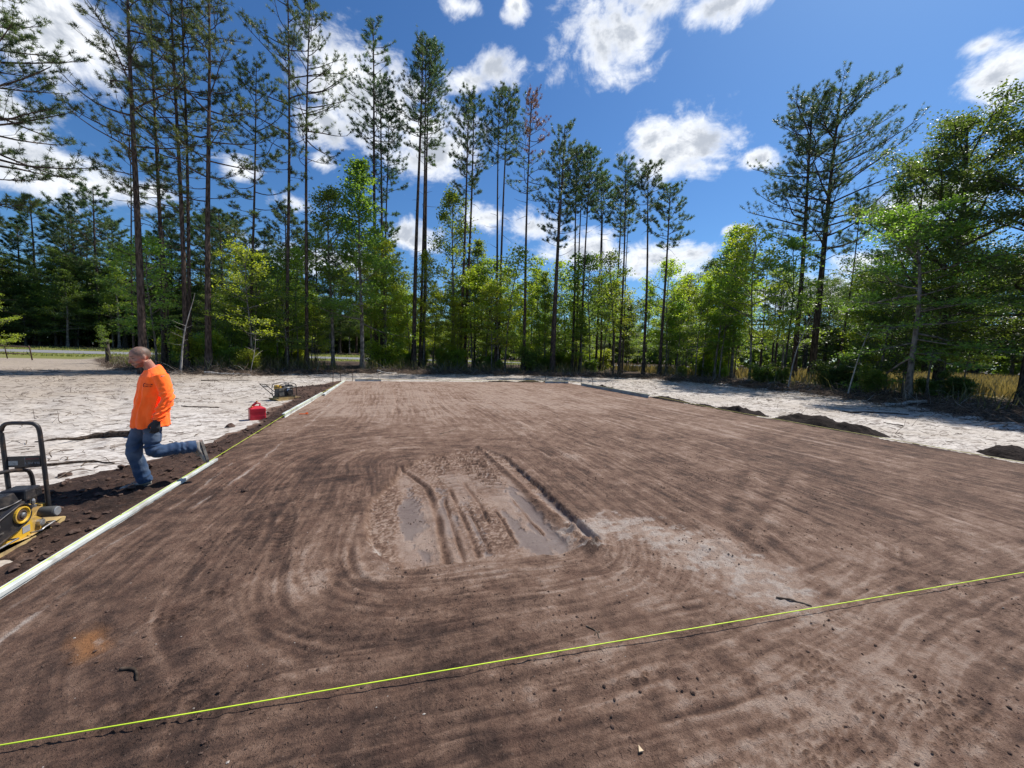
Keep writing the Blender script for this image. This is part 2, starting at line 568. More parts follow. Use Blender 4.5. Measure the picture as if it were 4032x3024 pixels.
# wheel tracks and scrapes in the sand on the left
for pts, wd, dp in (([(-16, 26), (-11, 17), (-7.5, 11), (-6.2, 7)], 0.28, 0.035), ([(-14.2, 26), (-9.4, 17), (-6.2, 11.5), (-4.9, 8)], 0.28, 0.035),
                    ([(-22, 19), (-14, 15), (-8, 9.5), (-5.2, 6.2)], 0.35, 0.03), ([(-24, 14), (-13, 11.5), (-7.2, 7.6)], 0.35, 0.03),
                    ([(13, 6), (14.5, 12), (14, 20), (8, 26)], 0.3, 0.03), ([(15, 7), (16.6, 13), (16, 21), (9, 28)], 0.3, 0.03)):
    dd, sd, al = poly_dist(GX, GY, smooth_line(pts, 6))
    GZ += (-dp * np.exp(-(dd / wd) ** 4) + 0.6 * dp * np.exp(-((dd - wd * 1.25) / (0.3 * wd)) ** 2)) * (0.6 + 0.8 * fbm(GX, GY, 2, 31))
dr, _, _ = poly_dist(GX, GY, DRIVE)
open_ = sstep(dr, 2.5, 5.5)
tan = (1 - sstep(GX + 0.3 * fbm(GX * .5, GY * .5, 3, 41) * 6, -12, -5)) * 0.75 * sstep(GY, 9, 17) + 0.25 * sstep(GY, 20, 30)
deb = sstep(ed, -0.5, 1.2) * open_
beyond = sstep(ed, 4, 9)
verge = np.clip(sstep(GY, 52, 58) * (1 - sstep(GY, 76, 82)) * (1 - sstep(GX, 20, 40)), 0, 1)
verge = np.maximum(verge, (1 - open_) * sstep(GY, 46, 50) * (1 - sstep(GY, 76, 82)))
goldm = sstep(ed, 5.5, 9) * sstep(GX, 24, 29) * (1 - sstep(GX, 85, 100)) * sstep(GY, -20, -5) * (1 - sstep(GY, 38, 52))
zone = np.stack([np.clip(tan, 0, 1), deb, verge, goldm], -1)
ground = obj('ground', grid_mesh('ground', xs, ys, GZ, m_ground, {'zone': zone}))
tag(ground, 'white sandy clearing and brown woodland floor', kind='structure')

# ------------------------------------------------------------------ graded soil pad
HOLE = np.array([(0.16, 5.8), (0.75, 6.35), (1.58, 6.68), (1.80, 6.04), (1.86, 4.6), (1.84, 2.98), (1.35, 2.88), (0.51, 2.95), (0.12, 2.97), (-0.12, 3.27), (-0.22, 3.65), (-0.24, 4.41), (0.02, 5.2)], float)
def poly_inside(X, Y, P):
    ins = np.zeros(X.shape, bool); n = len(P); bd = np.full(X.shape, 1e9)
    for i in range(n):
        x0, y0 = P[i]; x1, y1 = P[(i + 1) % n]
        ins ^= ((y0 > Y) != (y1 > Y)) & (X < (x1 - x0) * (Y - y0) / (y1 - y0 + 1e-12) + x0)
        dx, dy = x1 - x0, y1 - y0
        t_ = np.clip(((X - x0) * dx + (Y - y0) * dy) / (dx * dx + dy * dy), 0, 1)
        bd = np.minimum(bd, np.hypot(X - x0 - t_ * dx, Y - y0 - t_ * dy))
    return np.where(ins, bd, -bd)

LEFT_Y = [-5, 0, 3.0, 3.9, 4.5, 5.0, 5.7, 6.5, 8, 10, 12, 14, 15.5, 17, 19, 21, 23.5, 30]
LEFT_X = [-2.75, -2.75, -2.75, -2.82, -3.15, -3.9, -4.05, -3.5, -3.05, -2.9, -3.25, -3.1, -3.6, -4.3, -3.7, -3.1, -2.8, -2.8]
px_ = axis_pts([(-5.0, 0.05), (-2.7, 0.022), (-2.3, 0.018), (3.4, 0.018), (6.0, 0.03), (12.2, 0.045)])
py_ = axis_pts([(-6, 0.5), (0.4, 0.05), (0.9, 0.013), (2.6, 0.013), (4.0, 0.02), (7.0, 0.04), (14, 0.08), (23.8, 0.11)])
PX, PY = np.meshgrid(px_, py_)
lx = np.interp(PY, LEFT_Y, LEFT_X)
e_l = PX - lx
e_r = 10.85 - PX
e_f = 22.75 - PY
e = np.minimum(np.minimum(e_l, e_r), e_f) + 0.16 * fbm(PX * 2.2, PY * 2.2, 4, 21) + 0.05 * fbm(PX * 9, PY * 9, 3, 22)
H = np.where(e > 0, 0.012 + 0.02 * sstep(e, 0, 0.35), 0.012 - 0.25 * sstep(-e, 0, 0.18))
# loose dirt outside the left form boards and along the rims
loose = (1 - sstep(PX + 0.06 * fbm(PX * 4, PY * 4, 3, 23), -2.62, -2.44)) * sstep(e, -0.02, 0.3)
rim = (1 - sstep(np.minimum(e_r, e_f), 0.05, 0.35)) * sstep(e, -0.02, 0.15) * sstep(PX, -2.0, 0)
lum = np.abs(fbm(PX * 5.5, PY * 5.5, 5, 24)) + 0.35 * np.abs(fbm(PX * 15, PY * 15, 3, 25))
big = np.clip(fbm(PX * 1.4, PY * 1.4, 3, 26) + 0.45, 0, 1.5)
H += loose * (0.0 + 0.075 * lum * (0.4 + big)) + rim * (0.005 + 0.05 * lum)
mound = np.exp(-(((PX + 3.35) / 0.5) ** 2 + ((PY - 6.0) / 1.0) ** 2)) * 0.0 + np.exp(-(((PX + 3.5) / 0.6) ** 2 + ((PY - 17) / 1.8) ** 2)) * 0.10
H += mound * sstep(e, -0.02, 0.3)
inside = 1 - loose

# streak direction: the grader worked around the cut, then up and down the pad
cx0, cy0, hx, hy = 0.8, 4.6, 0.55, 1.3
qx = np.maximum(np.abs(PX - cx0) - hx, 0); qy = np.maximum(np.abs(PY - cy0) - hy, 0)
q = np.hypot(qx, qy)
ang = np.arctan2(PY - cy0, (PX - cx0) * 1.4)
blend = sstep(PY + 0.5 * (PX - 2), 7.0, 10.0)
nearx = (1 - sstep(PY, 1.6, 2.6))
wob = 0.12 * fbm(PX * 0.7, PY * 0.5, 3, 51)
s_hole = q + wob
s_far = PX + 0.10 * np.sin(PY * 0.5 + PX) + wob * 0.8
s_near = PY - 0.06 * PX + 0.10 * np.sin(PX * 0.9) + wob
def streak(f, along, sd, oct=3):
    a = fbm(s_hole * f, ang * 1.6 * along + 3, oct, sd)
    b = fbm(s_far * f, PY * 0.35 * along, oct, sd + 1)
    c_ = fbm(s_near * f, PX * 0.8 * along, oct, sd + 2)
    r = a * (1 - blend) + b * blend
    return r * (1 - nearx) + c_ * nearx
sA = streak(5.0, 0.7, 60, 3)
sB = streak(16.0, 1.1, 65, 3)
sC = streak(42.0, 1.6, 70, 2) * (1 - sstep(PY, 6, 12))
big_t = fbm(PX * 0.55, PY * 0.45, 4, 75)
mid_t = fbm(PX * 2.3, PY * 2.0, 4, 79)
sD = streak(24.0, 0.9, 171, 2)
scr = np.exp(-(streak(7.0, 1.3, 176, 3) / 0.022) ** 2) * np.clip(0.3 + 1.8 * fbm(PX * 1.3, PY * 1.0, 3, 180), 0, 1)
scr2 = np.exp(-(streak(15.0, 1.6, 182, 2) / 0.03) ** 2) * np.clip(0.1 + 1.8 * fbm(PX * 1.6 + 9, PY * 1.3, 3, 186), 0, 1) * (1 - sstep(PY, 9, 16))
T = 0.56 + 0.13 * sA + 0.20 * sB + 0.24 * sC + 0.18 * sD + 0.22 * big_t + 0.22 * mid_t + 0.24 * fbm(PX * 7, PY * 6, 4, 95, 0.6) - 0.20 * scr - 0.16 * scr2
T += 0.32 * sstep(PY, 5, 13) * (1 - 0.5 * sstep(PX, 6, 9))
T -= 0.13 * (1 - sstep(PX, -1.2, -0.3)) * (1 - sstep(PY, 7, 11))
T -= 0.10 * (1 - sstep(PX, -0.4, 1.4)) * (1 - sstep(PY, 2.2, 2.7))
T += 0.10 * sstep(PX, 0.9, 2.2) * (1 - sstep(PY, 2.3, 2.9))
H += inside * (0.002 * sA + 0.0028 * sB + 0.0026 * sC + 0.006 * mid_t + 0.012 * big_t - 0.004 * scr - 0.003 * scr2 + 0.004 * fbm(PX * 11, PY * 11, 4, 97, 0.65))
W = np.zeros_like(T); S = np.zeros_like(T); O = np.zeros_like(T)
crumb = np.clip(np.abs(fbm(PX * 14, PY * 14, 4, 83)) - 0.28, 0, 1)
cr_m = np.clip(fbm(PX * 1.1, PY * 1.1, 3, 86) * 1.6 + 0.05, 0, 1) * inside * (1 - sstep(PY, 5, 9))
crumb2 = np.clip(np.abs(fbm(PX * 26, PY * 26, 3, 89, 0.6)) - 0.22, 0, 1)
H += 0.030 * crumb2 * cr_m
T -= 0.45 * crumb2 * cr_m

def local(pts, pad):
    p = np.asarray(pts, float)
    i0, i1 = np.searchsorted(py_, p[:, 1].min() - pad), np.searchsorted(py_, p[:, 1].max() + pad)
    j0, j1 = np.searchsorted(px_, p[:, 0].min() - pad), np.searchsorted(px_, p[:, 0].max() + pad)
    return np.s_[i0:i1, j0:j1]

def groove(pts, width, depth=0.012, pitch=0.035, tone=-0.12, lug=0.0, lugp=0.06, seed=0, fade=0.25):
    """a wheel or track mark: fine parallel grooves, optional lugs across"""
    line = smooth_line(pts, 7)
    sl = local(line, width + 0.15)
    x, y = PX[sl], PY[sl]
    d, sd, al = poly_dist(x, y, line)
    tot = np.sum(np.hypot(*np.diff(line, axis=0).T))
    br = sstep(al, 0, fade) * (1 - sstep(al, tot - fade, tot)) * np.clip(0.75 + 1.3 * fbm(x * 1.8, y * 1.8, 3, 90 + seed), 0, 1)
    m = (1 - sstep(d, width * 0.5 * 0.8, width * 0.5)) * br
    sgn = d * sd
    g = 2.2 * fbm(sgn / pitch * 1.1 + seed, al * 0.7, 3, 140 + seed)
    H[sl] += m * (-0.22 * depth + 0.25 * depth * g)
    T[sl] += m * (0.7 * tone + 0.15 * g)
    if lug:
        l_ = np.cos((al + np.abs(sgn) * 0.5) / lugp * 2 * math.pi)
        H[sl] += m * lug * l_
        T[sl] += m * 0.14 * l_
    rm = np.exp(-((d - width * 0.55) / 0.025) ** 2) * br
    H[sl] += rm * depth * 0.45
    T[sl] += rm * 0.08

groove([(-1.34, 4.98), (-1.05, 4.3), (-0.94, 3.66), (-0.84, 3.06), (-0.76, 2.72), (-0.6, 2.46), (-0.36, 2.30), (-0.05, 2.26), (0.45, 2.26), (1.1, 2.28)], 0.26, 0.016, 0.045, -0.12, seed=1)
groove([(-0.42, 3.6), (-0.36, 3.1), (-0.22, 2.80), (0.05, 2.64), (0.35, 2.61), (0.75, 2.62), (1.3, 2.60), (1.9, 2.62)], 0.22, 0.020, 0.05, -0.14, seed=2)
groove([(-0.82, 1.5), (-0.82, 1.90), (-0.76, 2.10), (-0.6, 2.19), (-0.3, 2.20), (0.2, 2.16)], 0.20, 0.014, 0.04, -0.10, seed=3)
groove([(-1.03, 5.0), (-0.98, 4.4), (-0.93, 3.9), (-0.88, 3.4)], 0.16, 0.010, 0.04, -0.14, lug=0.008, lugp=0.07, seed=4)
groove([(-1.30, 4.7), (-1.22, 4.1), (-1.12, 3.5)], 0.14, 0.008, 0.035, -0.10, lug=0.007, lugp=0.06, seed=5)
groove([(-2.1, 4.75), (-1.6, 4.98), (-1.1, 5.2), (-0.6, 5.33), (-0.15, 5.38)], 0.28, 0.016, 0.07, -0.18, seed=6)
groove([(-0.35, 5.0), (-0.45, 5.9), (-0.3, 6.7), (0.4, 7.1), (1.6, 7.25), (2.7, 7.1)], 0.3, 0.016, 0.06, -0.05, seed=7)
groove([(0.6, 1.62), (1.5, 1.70), (2.6, 1.72), (3.6, 1.9), (4.6, 2.4)], 0.35, 0.012, 0.06, 0.03, seed=8)
groove([(-0.2, 1.92), (0.6, 1.98), (1.7, 2.02), (2.7, 2.0), (3.8, 2.15)], 0.22, 0.012, 0.05, -0.08, seed=9)
groove([(-0.4, 1.45), (0.4, 1.52), (1.3, 1.47), (2.2, 1.50)], 0.26, 0.012, 0.05, -0.10, seed=10)
groove([(0.1, 1.28), (0.9, 1.33), (1.7, 1.28), (2.6, 1.2)], 0.22, 0.012, 0.05, -0.12, seed=11)
for k_, (xx, y0, y1) in enumerate([(2.5, 4.0, 15), (3.6, 3.4, 18), (4.5, 4.6, 19), (5.4, 4.2, 20), (6.4, 4, 20), (7.5, 4, 20), (8.4, 4, 21), (1.2, 8.5, 20), (0.2, 9, 21), (-0.8, 7.5, 20)]):
    groove([(xx, y0), (xx + 0.15, (y0 + y1) / 2), (xx - 0.1, y1)], 0.5, 0.014, 0.11, (-0.08, 0.05, -0.06, 0.04)[k_ % 4], seed=12 + k_, fade=1.0)
# long smooth pale rails left by the grader on the right
for xx, wd in ((9.05, 0.16), (8.6, 0.10), (7.2, 0.12)):
    line = [(xx + 0.1, 4.5), (xx, 10), (xx - 0.1, 19)]
    sl = local(line, 0.3); d, sd, al = poly_dist(PX[sl], PY[sl], line)
    m = (1 - sstep(d, wd * 0.4, wd)) * np.clip(0.7 + fbm(PX[sl], PY[sl], 3, 44), 0, 1)
    T[sl] += 0.25 * m; W[sl] = np.maximum(W[sl], 0.35 * m)
# diagonal pale ridge beside the cut
line = smooth_line([(3.12, 13.5), (3.0, 9), (2.93, 7.0), (2.97, 5.1), (3.0, 3.7), (3.05, 2.8)])
sl = local(line, 0.4); d, sd, al = poly_dist(PX[sl], PY[sl], line)
m = np.exp(-(d / 0.10) ** 2) * np.clip(0.6 + fbm(PX[sl] * 1.5, PY[sl] * 1.5, 3, 45), 0, 1)
H[sl] += 0.028 * m; T[sl] += 0.22 * m
# V-shaped scrape on the right
for line in (smooth_line([(5.8, 4.1), (4.66, 3.43), (3.84, 2.96), (3.3, 2.66)]), smooth_line([(2.7, 2.66), (3.3, 2.66)]), smooth_line([(5.2, 4.3), (4.3, 3.6), (3.6, 3.1)])):
    sl = local(line, 0.4); d, sd, al = poly_dist(PX[sl], PY[sl], line)
    m = np.exp(-(d / 0.13) ** 2) * np.clip(0.7 + fbm(PX[sl] * 3, PY[sl] * 3, 3, 46), 0, 1.2)
    H[sl] += 0.030 * m * (0.6 + lum[sl]); T[sl] += 0.22 * m - 0.24 * np.exp(-((d - 0.13) / 0.07) ** 2) * (sd < 0) * np.clip(0.6 + fbm(PX[sl] * 4, PY[sl] * 4, 3, 47), 0, 1)

# the cut with wet mud
sl = local(HOLE, 0.6)
x, y = PX[sl], PY[sl]
hi = poly_inside(x, y, HOLE) + 0.035 * fbm(x * 7, y * 7, 3, 101)
far_fade = 1 - 0.75 * sstep(y, 5.2, 6.6)
hm = sstep(hi, -0.015, 0.03)
H[sl] = H[sl] * (1 - 0.75 * hm) - 0.040 * hm * far_fade
T[sl] = T[sl] * (1 - 0.7 * hm) + 0.7 * hm * (1.02 + 0.16 * mid_t[sl])
chew = np.clip(0.30 + 1.4 * fbm(x * 1.6, y * 0.8, 3, 103) + 0.9 * sstep(y, 4.6, 6.2) + 0.8 * sstep(x, 1.7, 1.85) + 0.9 * (1 - sstep(x, -0.05, 0.2)), 0, 1)
rough_ = np.abs(fbm(x * 13 + 2 * fbm(x * 3, y * 3, 2, 107), y * 12, 5, 104, 0.62))
H[sl] += hm * (0.022 * chew * rough_ - 0.004 * (1 - chew))
T[sl] -= hm * chew * (0.46 * sstep(rough_, 0.08, 0.30) - 0.06)
rim_h = np.exp(-((hi - 0.02) / 0.03) ** 2) * (y < 3.5) * np.clip(0.75 + 2 * fbm(x * 3, y * 3, 2, 105), 0, 1)
S[sl] += 1.0 * rim_h
wet = np.zeros_like(x)
for wx, wy, ax, ay in ((0.22, 4.1, 0.15, 1.0), (0.56, 4.0, 0.13, 1.05), (0.80, 3.7, 0.10, 0.75), (1.18, 3.5, 0.10, 0.6), (1.45, 3.85, 0.15, 1.05), (1.30, 3.2, 0.22, 0.3)):
    wet = np.maximum(wet, 1.15 - np.hypot((x - wx) / ax, (y - wy) / ay))
wet = hm * sstep(wet + 0.75 * fbm(x * 5, y * 2.2, 4, 106, 0.6) - 0.35 * chew * sstep(rough_, 0.1, 0.3), 0.0, 0.7)
W[sl] = np.maximum(W[sl], 0.42 * hm * (1 - 0.8 * chew))
W[sl] = np.maximum(W[sl], wet)
H[sl] += -0.003 * wet
# lug prints in the far part of the cut
lugs = hm * sstep(y, 4.3, 5.0) * (1 - sstep(y, 6.3, 6.7)) * ((np.abs(x - 1.25) < 0.2) | (np.abs(x - 0.75) < 0.12))
lw = np.cos((y + 0.25 * np.abs(x - 1.2)) / 0.13 * 2 * math.pi)
H[sl] += lugs * 0.022 * lw; T[sl] -= 0.28 * lugs * np.clip(-lw, 0, 1)
for line, wd, dp in ((smooth_line([(0.10, 5.9), (0.30, 5.35), (0.44, 4.9), (0.475, 4.04), (0.46, 3.31), (0.445, 2.90)]), 0.032, 0.026), (smooth_line([(0.94, 5.15), (0.98, 4.21), (0.96, 3.66)]), 0.018, 0.022),
                     (smooth_line([(0.62, 4.6), (0.60, 3.9), (0.585, 3.0)]), 0.018, 0.02), (smooth_line([(0.72, 4.9), (0.735, 3.9), (0.71, 3.05)]), 0.022, 0.02), (smooth_line([(0.83, 4.4), (0.83, 3.1)]), 0.015, 0.015),
                     (smooth_line([(1.12, 4.1), (1.11, 3.2)]), 0.018, 0.016), (smooth_line([(1.40, 4.4), (1.42, 3.3)]), 0.014, 0.016)):
    d, sd, al = poly_dist(x, y, line)
    tot = np.sum(np.hypot(*np.diff(line, axis=0).T)); en = sstep(al, 0, 0.2) * (1 - sstep(al, tot - 0.1, tot))
    en = en * np.clip(0.80 + 0.9 * fbm(x * 4 + wd * 90, y * 2.2, 3, 108), 0.45, 1)
    d = np.abs(d * sd + 0.02 * fbm(x * 2 + 5, y * 2.5, 3, 109))
    H[sl] += en * (-dp * np.exp(-(d / wd) ** 2) + 0.5 * dp * np.exp(-((d - 1.7 * wd) / (0.6 * wd)) ** 2))
    T[sl] -= en * 0.60 * np.exp(-(d / wd) ** 2)
    W[sl] *= 1 - en * np.exp(-(d / (1.8 * wd)) ** 2)
line = smooth_line([(1.50, 6.7), (1.63, 5.11), (1.64, 4.09), (1.67, 3.42), (1.71, 2.9)])
d, sd, al = poly_dist(x, y, line)
bw = 0.05 + 0.06 * sstep(4.6 - y, 0, 1.6)
m = np.exp(-(d / bw) ** 2)
H[sl] += m * (0.02 + 0.035 * sstep(4.8 - y, 0, 1.5)) * (0.5 + 2.2 * lum[sl]); T[sl] -= 0.45 * m; W[sl] *= 1 - m
line = smooth_line([(1.78, 4.4), (1.80, 3.7), (1.82, 3.05)])
d, sd, al = poly_dist(x, y, line)
m = np.exp(-((d) / 0.05) ** 2); W[sl] = np.maximum(W[sl], 0.9 * m); H[sl] -= 0.01 * m; T[sl] += 0.15 * m

# white sand dragged out beside the cut
line = smooth_line([(1.88, 3.25), (2.22, 3.22), (2.50, 3.0), (2.63, 2.67), (2.68, 2.35), (2.66, 2.08)])
sl = local(line, 0.7); x, y = PX[sl], PY[sl]
d, sd, al = poly_dist(x, y, line)
m = np.clip(1.15 - d / (0.42 + 0.25 * fbm(x * 2, y * 2, 3, 111)), 0, 1)
m2 = np.clip(m * 1.0 + 1.9 * fbm(x * 5.5, y * 8, 5, 112, 0.62) - 0.22, 0, 1) * sstep(m, 0, 0.35)
S[sl] = np.maximum(S[sl], 0.60 * m2); T[sl] += 0.45 * m
H[sl] += 0.012 * np.abs(fbm(x * 16, y * 20, 3, 115)) * m
wide = np.exp(-(((PX - 2.3) / 0.9) ** 2 + ((PY - 2.45) / 0.55) ** 2))
T += 0.22 * wide * (0.6 + fbm(PX * 5, PY * 5, 3, 113))
for cxx, cyy, rr, am in ((1.45, 1.55, 0.32, 0.30), (2.0, 1.15, 0.5, 0.35), (0.75, 1.75, 0.35, 0.2), (2.9, 1.35, 0.45, 0.25), (-0.62, 2.95, 0.3, 0.25), (-0.2, 3.0, 0.3, 0.18)):
    T += am * np.exp(-(((PX - cxx) / rr) ** 2 + ((PY - cyy) / (rr * 0.6)) ** 2)) * (0.6 + 1.4 * fbm(PX * 7, PY * 7, 3, 114))
crumb_f = np.clip(np.abs(fbm(PX * 34, PY * 34, 3, 88, 0.6)) - 0.18, 0, 1)
for cxx, cyy, rr in ((1.75, 1.02, 0.30), (2.5, 1.0, 0.35), (1.25, 1.62, 0.13), (-1.0, 2.05, 0.25), (-1.1, 3.0, 0.16), (-1.25, 2.75, 0.2), (-0.55, 3.15, 0.10), (2.25, 1.4, 0.22)):
    m = np.exp(-(((PX - cxx) / rr) ** 2 + ((PY - cyy) / (rr * 0.6)) ** 2))
    H += m * 0.05 * crumb_f; T -= m * 0.40 * sstep(crumb_f, 0.05, 0.35)

def pale_line(pts, wd, amt, seed):
    line = smooth_line(pts, 8); sl = local(line, 0.4); x, y = PX[sl], PY[sl]
    wv = 0.035 * fbm(x * 3, y * 3, 3, seed)
    d, sd, al = poly_dist(x, y, line)
    dd = np.abs(d * sd + wv)
    br = np.clip(0.55 + 1.5 * fbm(x * 2.1, y * 1.3, 3, seed + 3), 0, 1)
    S[sl] = np.maximum(S[sl], amt * br * (1 - sstep(dd, wd * 0.3, wd * (0.7 + 0.4 * br))))
    T[sl] += 0.2 * br * np.exp(-(dd / (2.5 * wd)) ** 2)
pale_line([(-2.05, 2.2), (-2.06, 2.84), (-2.07, 3.41), (-2.04, 4.22), (-1.95, 4.85), (-1.84, 6.09), (-1.86, 7.84), (-1.75, 10.72), (-1.89, 15.42), (-1.80, 19)], 0.028, 0.62, 121)
pale_line([(-2.27, 2.6), (-2.27, 3.05), (-2.25, 3.49), (-2.2, 4.06), (-2.14, 4.9), (-2.2, 6.4)], 0.02, 0.55, 127)
pale_line([(-1.52, 2.45), (-1.40, 2.72), (-1.33, 2.95)], 0.045, 0.45, 131)
m = np.exp(-(((PX + 1.60 + 0.5 * (PY - 2.63)) / 0.075) ** 2 + ((PY - 2.63) / 0.12) ** 2))
O = np.clip(1.3 * m + 0.5 * fbm(PX * 8, PY * 8, 3, 133) * (m > 0.08), 0, 1) * (m > 0.05)
S = np.maximum(S, 0.42 * sstep(np.exp(-(((PX + 1.555 + 0.55 * (PY - 2.62)) / 0.032) ** 2 + ((PY - 2.62) / 0.12) ** 2)) + 0.35 * fbm(PX * 9, PY * 9, 3, 134), 0.3, 0.95))
T = np.where(loose > 0.02, T * (1 - loose) + loose * (0.22 - 0.5 * (lum - 0.2) + 0.25 * big_t), T)
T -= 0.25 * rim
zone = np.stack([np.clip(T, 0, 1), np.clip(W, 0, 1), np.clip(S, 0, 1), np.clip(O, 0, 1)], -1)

m_pad, t = material('graded_brown_soil')
at_ = t.n('ShaderNodeAttribute', attribute_name='zone')
sep = t.n('ShaderNodeSeparateColor')
t.link(at_.outputs['Color'], sep.inputs[0])
pos = t.n('ShaderNodeNewGeometry').outputs['Position']
n1 = t.noise(pos, 22.0, 7.0, 0.7, 0.3)
n2 = t.noise(pos, 90.0, 4.0, 0.7)
n3 = t.noise(pos, 5.0, 5.0, 0.6)
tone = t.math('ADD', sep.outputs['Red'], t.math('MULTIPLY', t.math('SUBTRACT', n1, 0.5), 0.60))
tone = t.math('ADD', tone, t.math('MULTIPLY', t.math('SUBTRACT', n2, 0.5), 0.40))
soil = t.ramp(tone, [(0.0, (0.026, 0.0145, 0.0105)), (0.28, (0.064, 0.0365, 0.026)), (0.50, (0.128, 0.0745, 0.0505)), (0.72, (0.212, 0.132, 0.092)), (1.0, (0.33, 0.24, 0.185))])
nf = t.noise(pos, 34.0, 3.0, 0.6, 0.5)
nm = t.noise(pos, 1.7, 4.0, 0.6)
shaded_pit = t.math('MULTIPLY', t.smooth(nf, 0.60, 0.68), t.smooth(nm, 0.40, 0.62))
soil = t.mix(t.math('MULTIPLY', shaded_pit, 0.6), soil, t.mix(1.0, soil, (0.35, 0.32, 0.30), 'MULTIPLY'))  # dark specks put into the soil colour as the shade of small clods
nl = t.noise(pos, 60.0, 2.0, 0.6)
soil = t.mix(t.math('MULTIPLY', t.smooth(nl, 0.66, 0.74), 0.45), soil, (0.27, 0.20, 0.155))
redd = t.mix(0.35, soil, (0.13, 0.068, 0.045))
soil = t.mix(t.smooth(n3, 0.45, 0.7), soil, redd)
orange = t.mix(n1, (0.13, 0.045, 0.018), (0.34, 0.17, 0.07))
soil = t.mix(at_.outputs['Alpha'], soil, orange)
ws = t.math('ADD', sep.outputs['Blue'], t.math('MULTIPLY', t.math('SUBTRACT', n1, 0.5), 0.9))
ws = t.math('MULTIPLY', t.smooth(ws, 0.1, 1.0), t.smooth(sep.outputs['Blue'], 0.01, 0.12))
soil = t.mix(ws, soil, t.mix(n2, (0.34, 0.28, 0.235), (0.50, 0.44, 0.39)))
wm = t.smooth(t.math('ADD', sep.outputs['Green'], t.math('MULTIPLY', t.math('SUBTRACT', n1, 0.5), 0.5)), 0.15, 1.0)
wm = t.math('MULTIPLY', wm, t.smooth(sep.outputs['Green'], 0.02, 0.15))
soil = t.mix(t.math('MULTIPLY', wm, 0.7), soil, (0.120, 0.098, 0.092))
rough = t.math('SUBTRACT', 0.93, t.math('MULTIPLY', wm, 0.50))
pb = t.voronoi(pos, 130.0)
peb = t.smooth(pb.outputs['Distance'], 0.0, 0.35, 1.0, 0.0)
hgt = t.math('ADD', t.math('MULTIPLY', n1, 0.7), t.math('MULTIPLY', n2, 0.3))
hgt = t.math('ADD', hgt, t.math('MULTIPLY', peb, 0.15))
hgt = t.math('SUBTRACT', hgt, t.math('MULTIPLY', shaded_pit, 0.35))
hgt = t.math('MULTIPLY', hgt, t.math('SUBTRACT', 1.0, t.math('MULTIPLY', wm, 0.85)))
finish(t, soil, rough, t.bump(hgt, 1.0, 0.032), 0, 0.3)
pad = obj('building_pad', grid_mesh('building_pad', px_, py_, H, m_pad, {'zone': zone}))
tag(pad, 'graded brown soil pad with tyre marks and a wet shallow cut', kind='structure')

def pad_z(x, y):
    """soil surface height under a point: pad or ground, whichever is on top"""
    j = int(np.clip(np.searchsorted(px_, x), 1, len(px_) - 1)); i = int(np.clip(np.searchsorted(py_, y), 1, len(py_) - 1))
    zp = H[i, j] if (px_[0] < x < px_[-1] and py_[0] < y < py_[-1]) else -9
    j = int(np.clip(np.searchsorted(xs, x), 1, len(xs) - 1)); i = int(np.clip(np.searchsorted(ys, y), 1, len(ys) - 1))
    return float(max(zp, GZ[i, j]))

# ---- the road beyond the trees
m_road, t = material('pale_asphalt')
pos = t.n('ShaderNodeNewGeometry').outputs['Position']
a = t.noise(pos, 30.0, 4.0, 0.6)
b_ = t.noise(pos, 0.6, 4.0, 0.6)
finish(t, t.mix(b_, t.mix(a, (0.16, 0.16, 0.165), (0.21, 0.21, 0.215)), (0.25, 0.25, 0.255)), 0.9, t.bump(a, 0.3, 0.01))
rx = np.linspace(-220, 220, 120); ry = np.linspace(63.0, 69.2, 6)
RX, RY = np.meshgrid(rx, ry)
RZ = ground_z(RX, RY) + 0.03
road = obj('road', grid_mesh('road', rx, ry, RZ, m_road, {'zone': np.zeros((RX.size, 4))}))
tag(road, 'pale grey asphalt road passing behind the tree line', kind='structure')
# ------------------------------------------------------------------ trees
def leaf_material(name, dark, light, trans, var=0.25, scale=1.2, gloss=0.45):
    m, t = material(name)
    oi = t.n('ShaderNodeObjectInfo')
    co = t.n('ShaderNodeTexCoord').outputs['Object']
    a = t.noise(co, scale, 3.0, 0.6)
    b = t.noise(co, 9.0, 2.0, 0.6)
    f = t.math('ADD', t.math('MULTIPLY', a, 0.65), t.math('MULTIPLY', b, 0.35))
    c = t.mix(t.smooth(f, 0.35, 0.68), dark, light)
    hs = t.n('ShaderNodeHueSaturation')
    t.put(hs.inputs['Hue'], t.math('ADD', 0.5 - var * 0.06, t.math('MULTIPLY', oi.outputs['Random'], var * 0.12)))
    hs.inputs['Saturation'].default_value = 1.0
    t.put(hs.inputs['Value'], t.math('ADD', 1 - var * 0.5, t.math('MULTIPLY', oi.outputs['Random'], var)))
    t.link(c, hs.inputs['Color'])
    p = t.n('ShaderNodeBsdfPrincipled')
    t.link(hs.outputs[0], p.inputs['Base Color'])
    p.inputs['Roughness'].default_value = gloss
    p.inputs['Specular IOR Level'].default_value = 0.3
    tr = t.n('ShaderNodeBsdfTranslucent')
    tc_ = t.mix(1.0, hs.outputs[0], trans, 'MULTIPLY')
    t.link(tc_, tr.inputs['Color'])
    ad = t.n('ShaderNodeAddShader')
    t.link(p.outputs[0], ad.inputs[0]); t.link(tr.outputs[0], ad.inputs[1])
    o = t.n('ShaderNodeOutputMaterial')
    t.link(ad.outputs[0], o.inputs['Surface'])
    return m

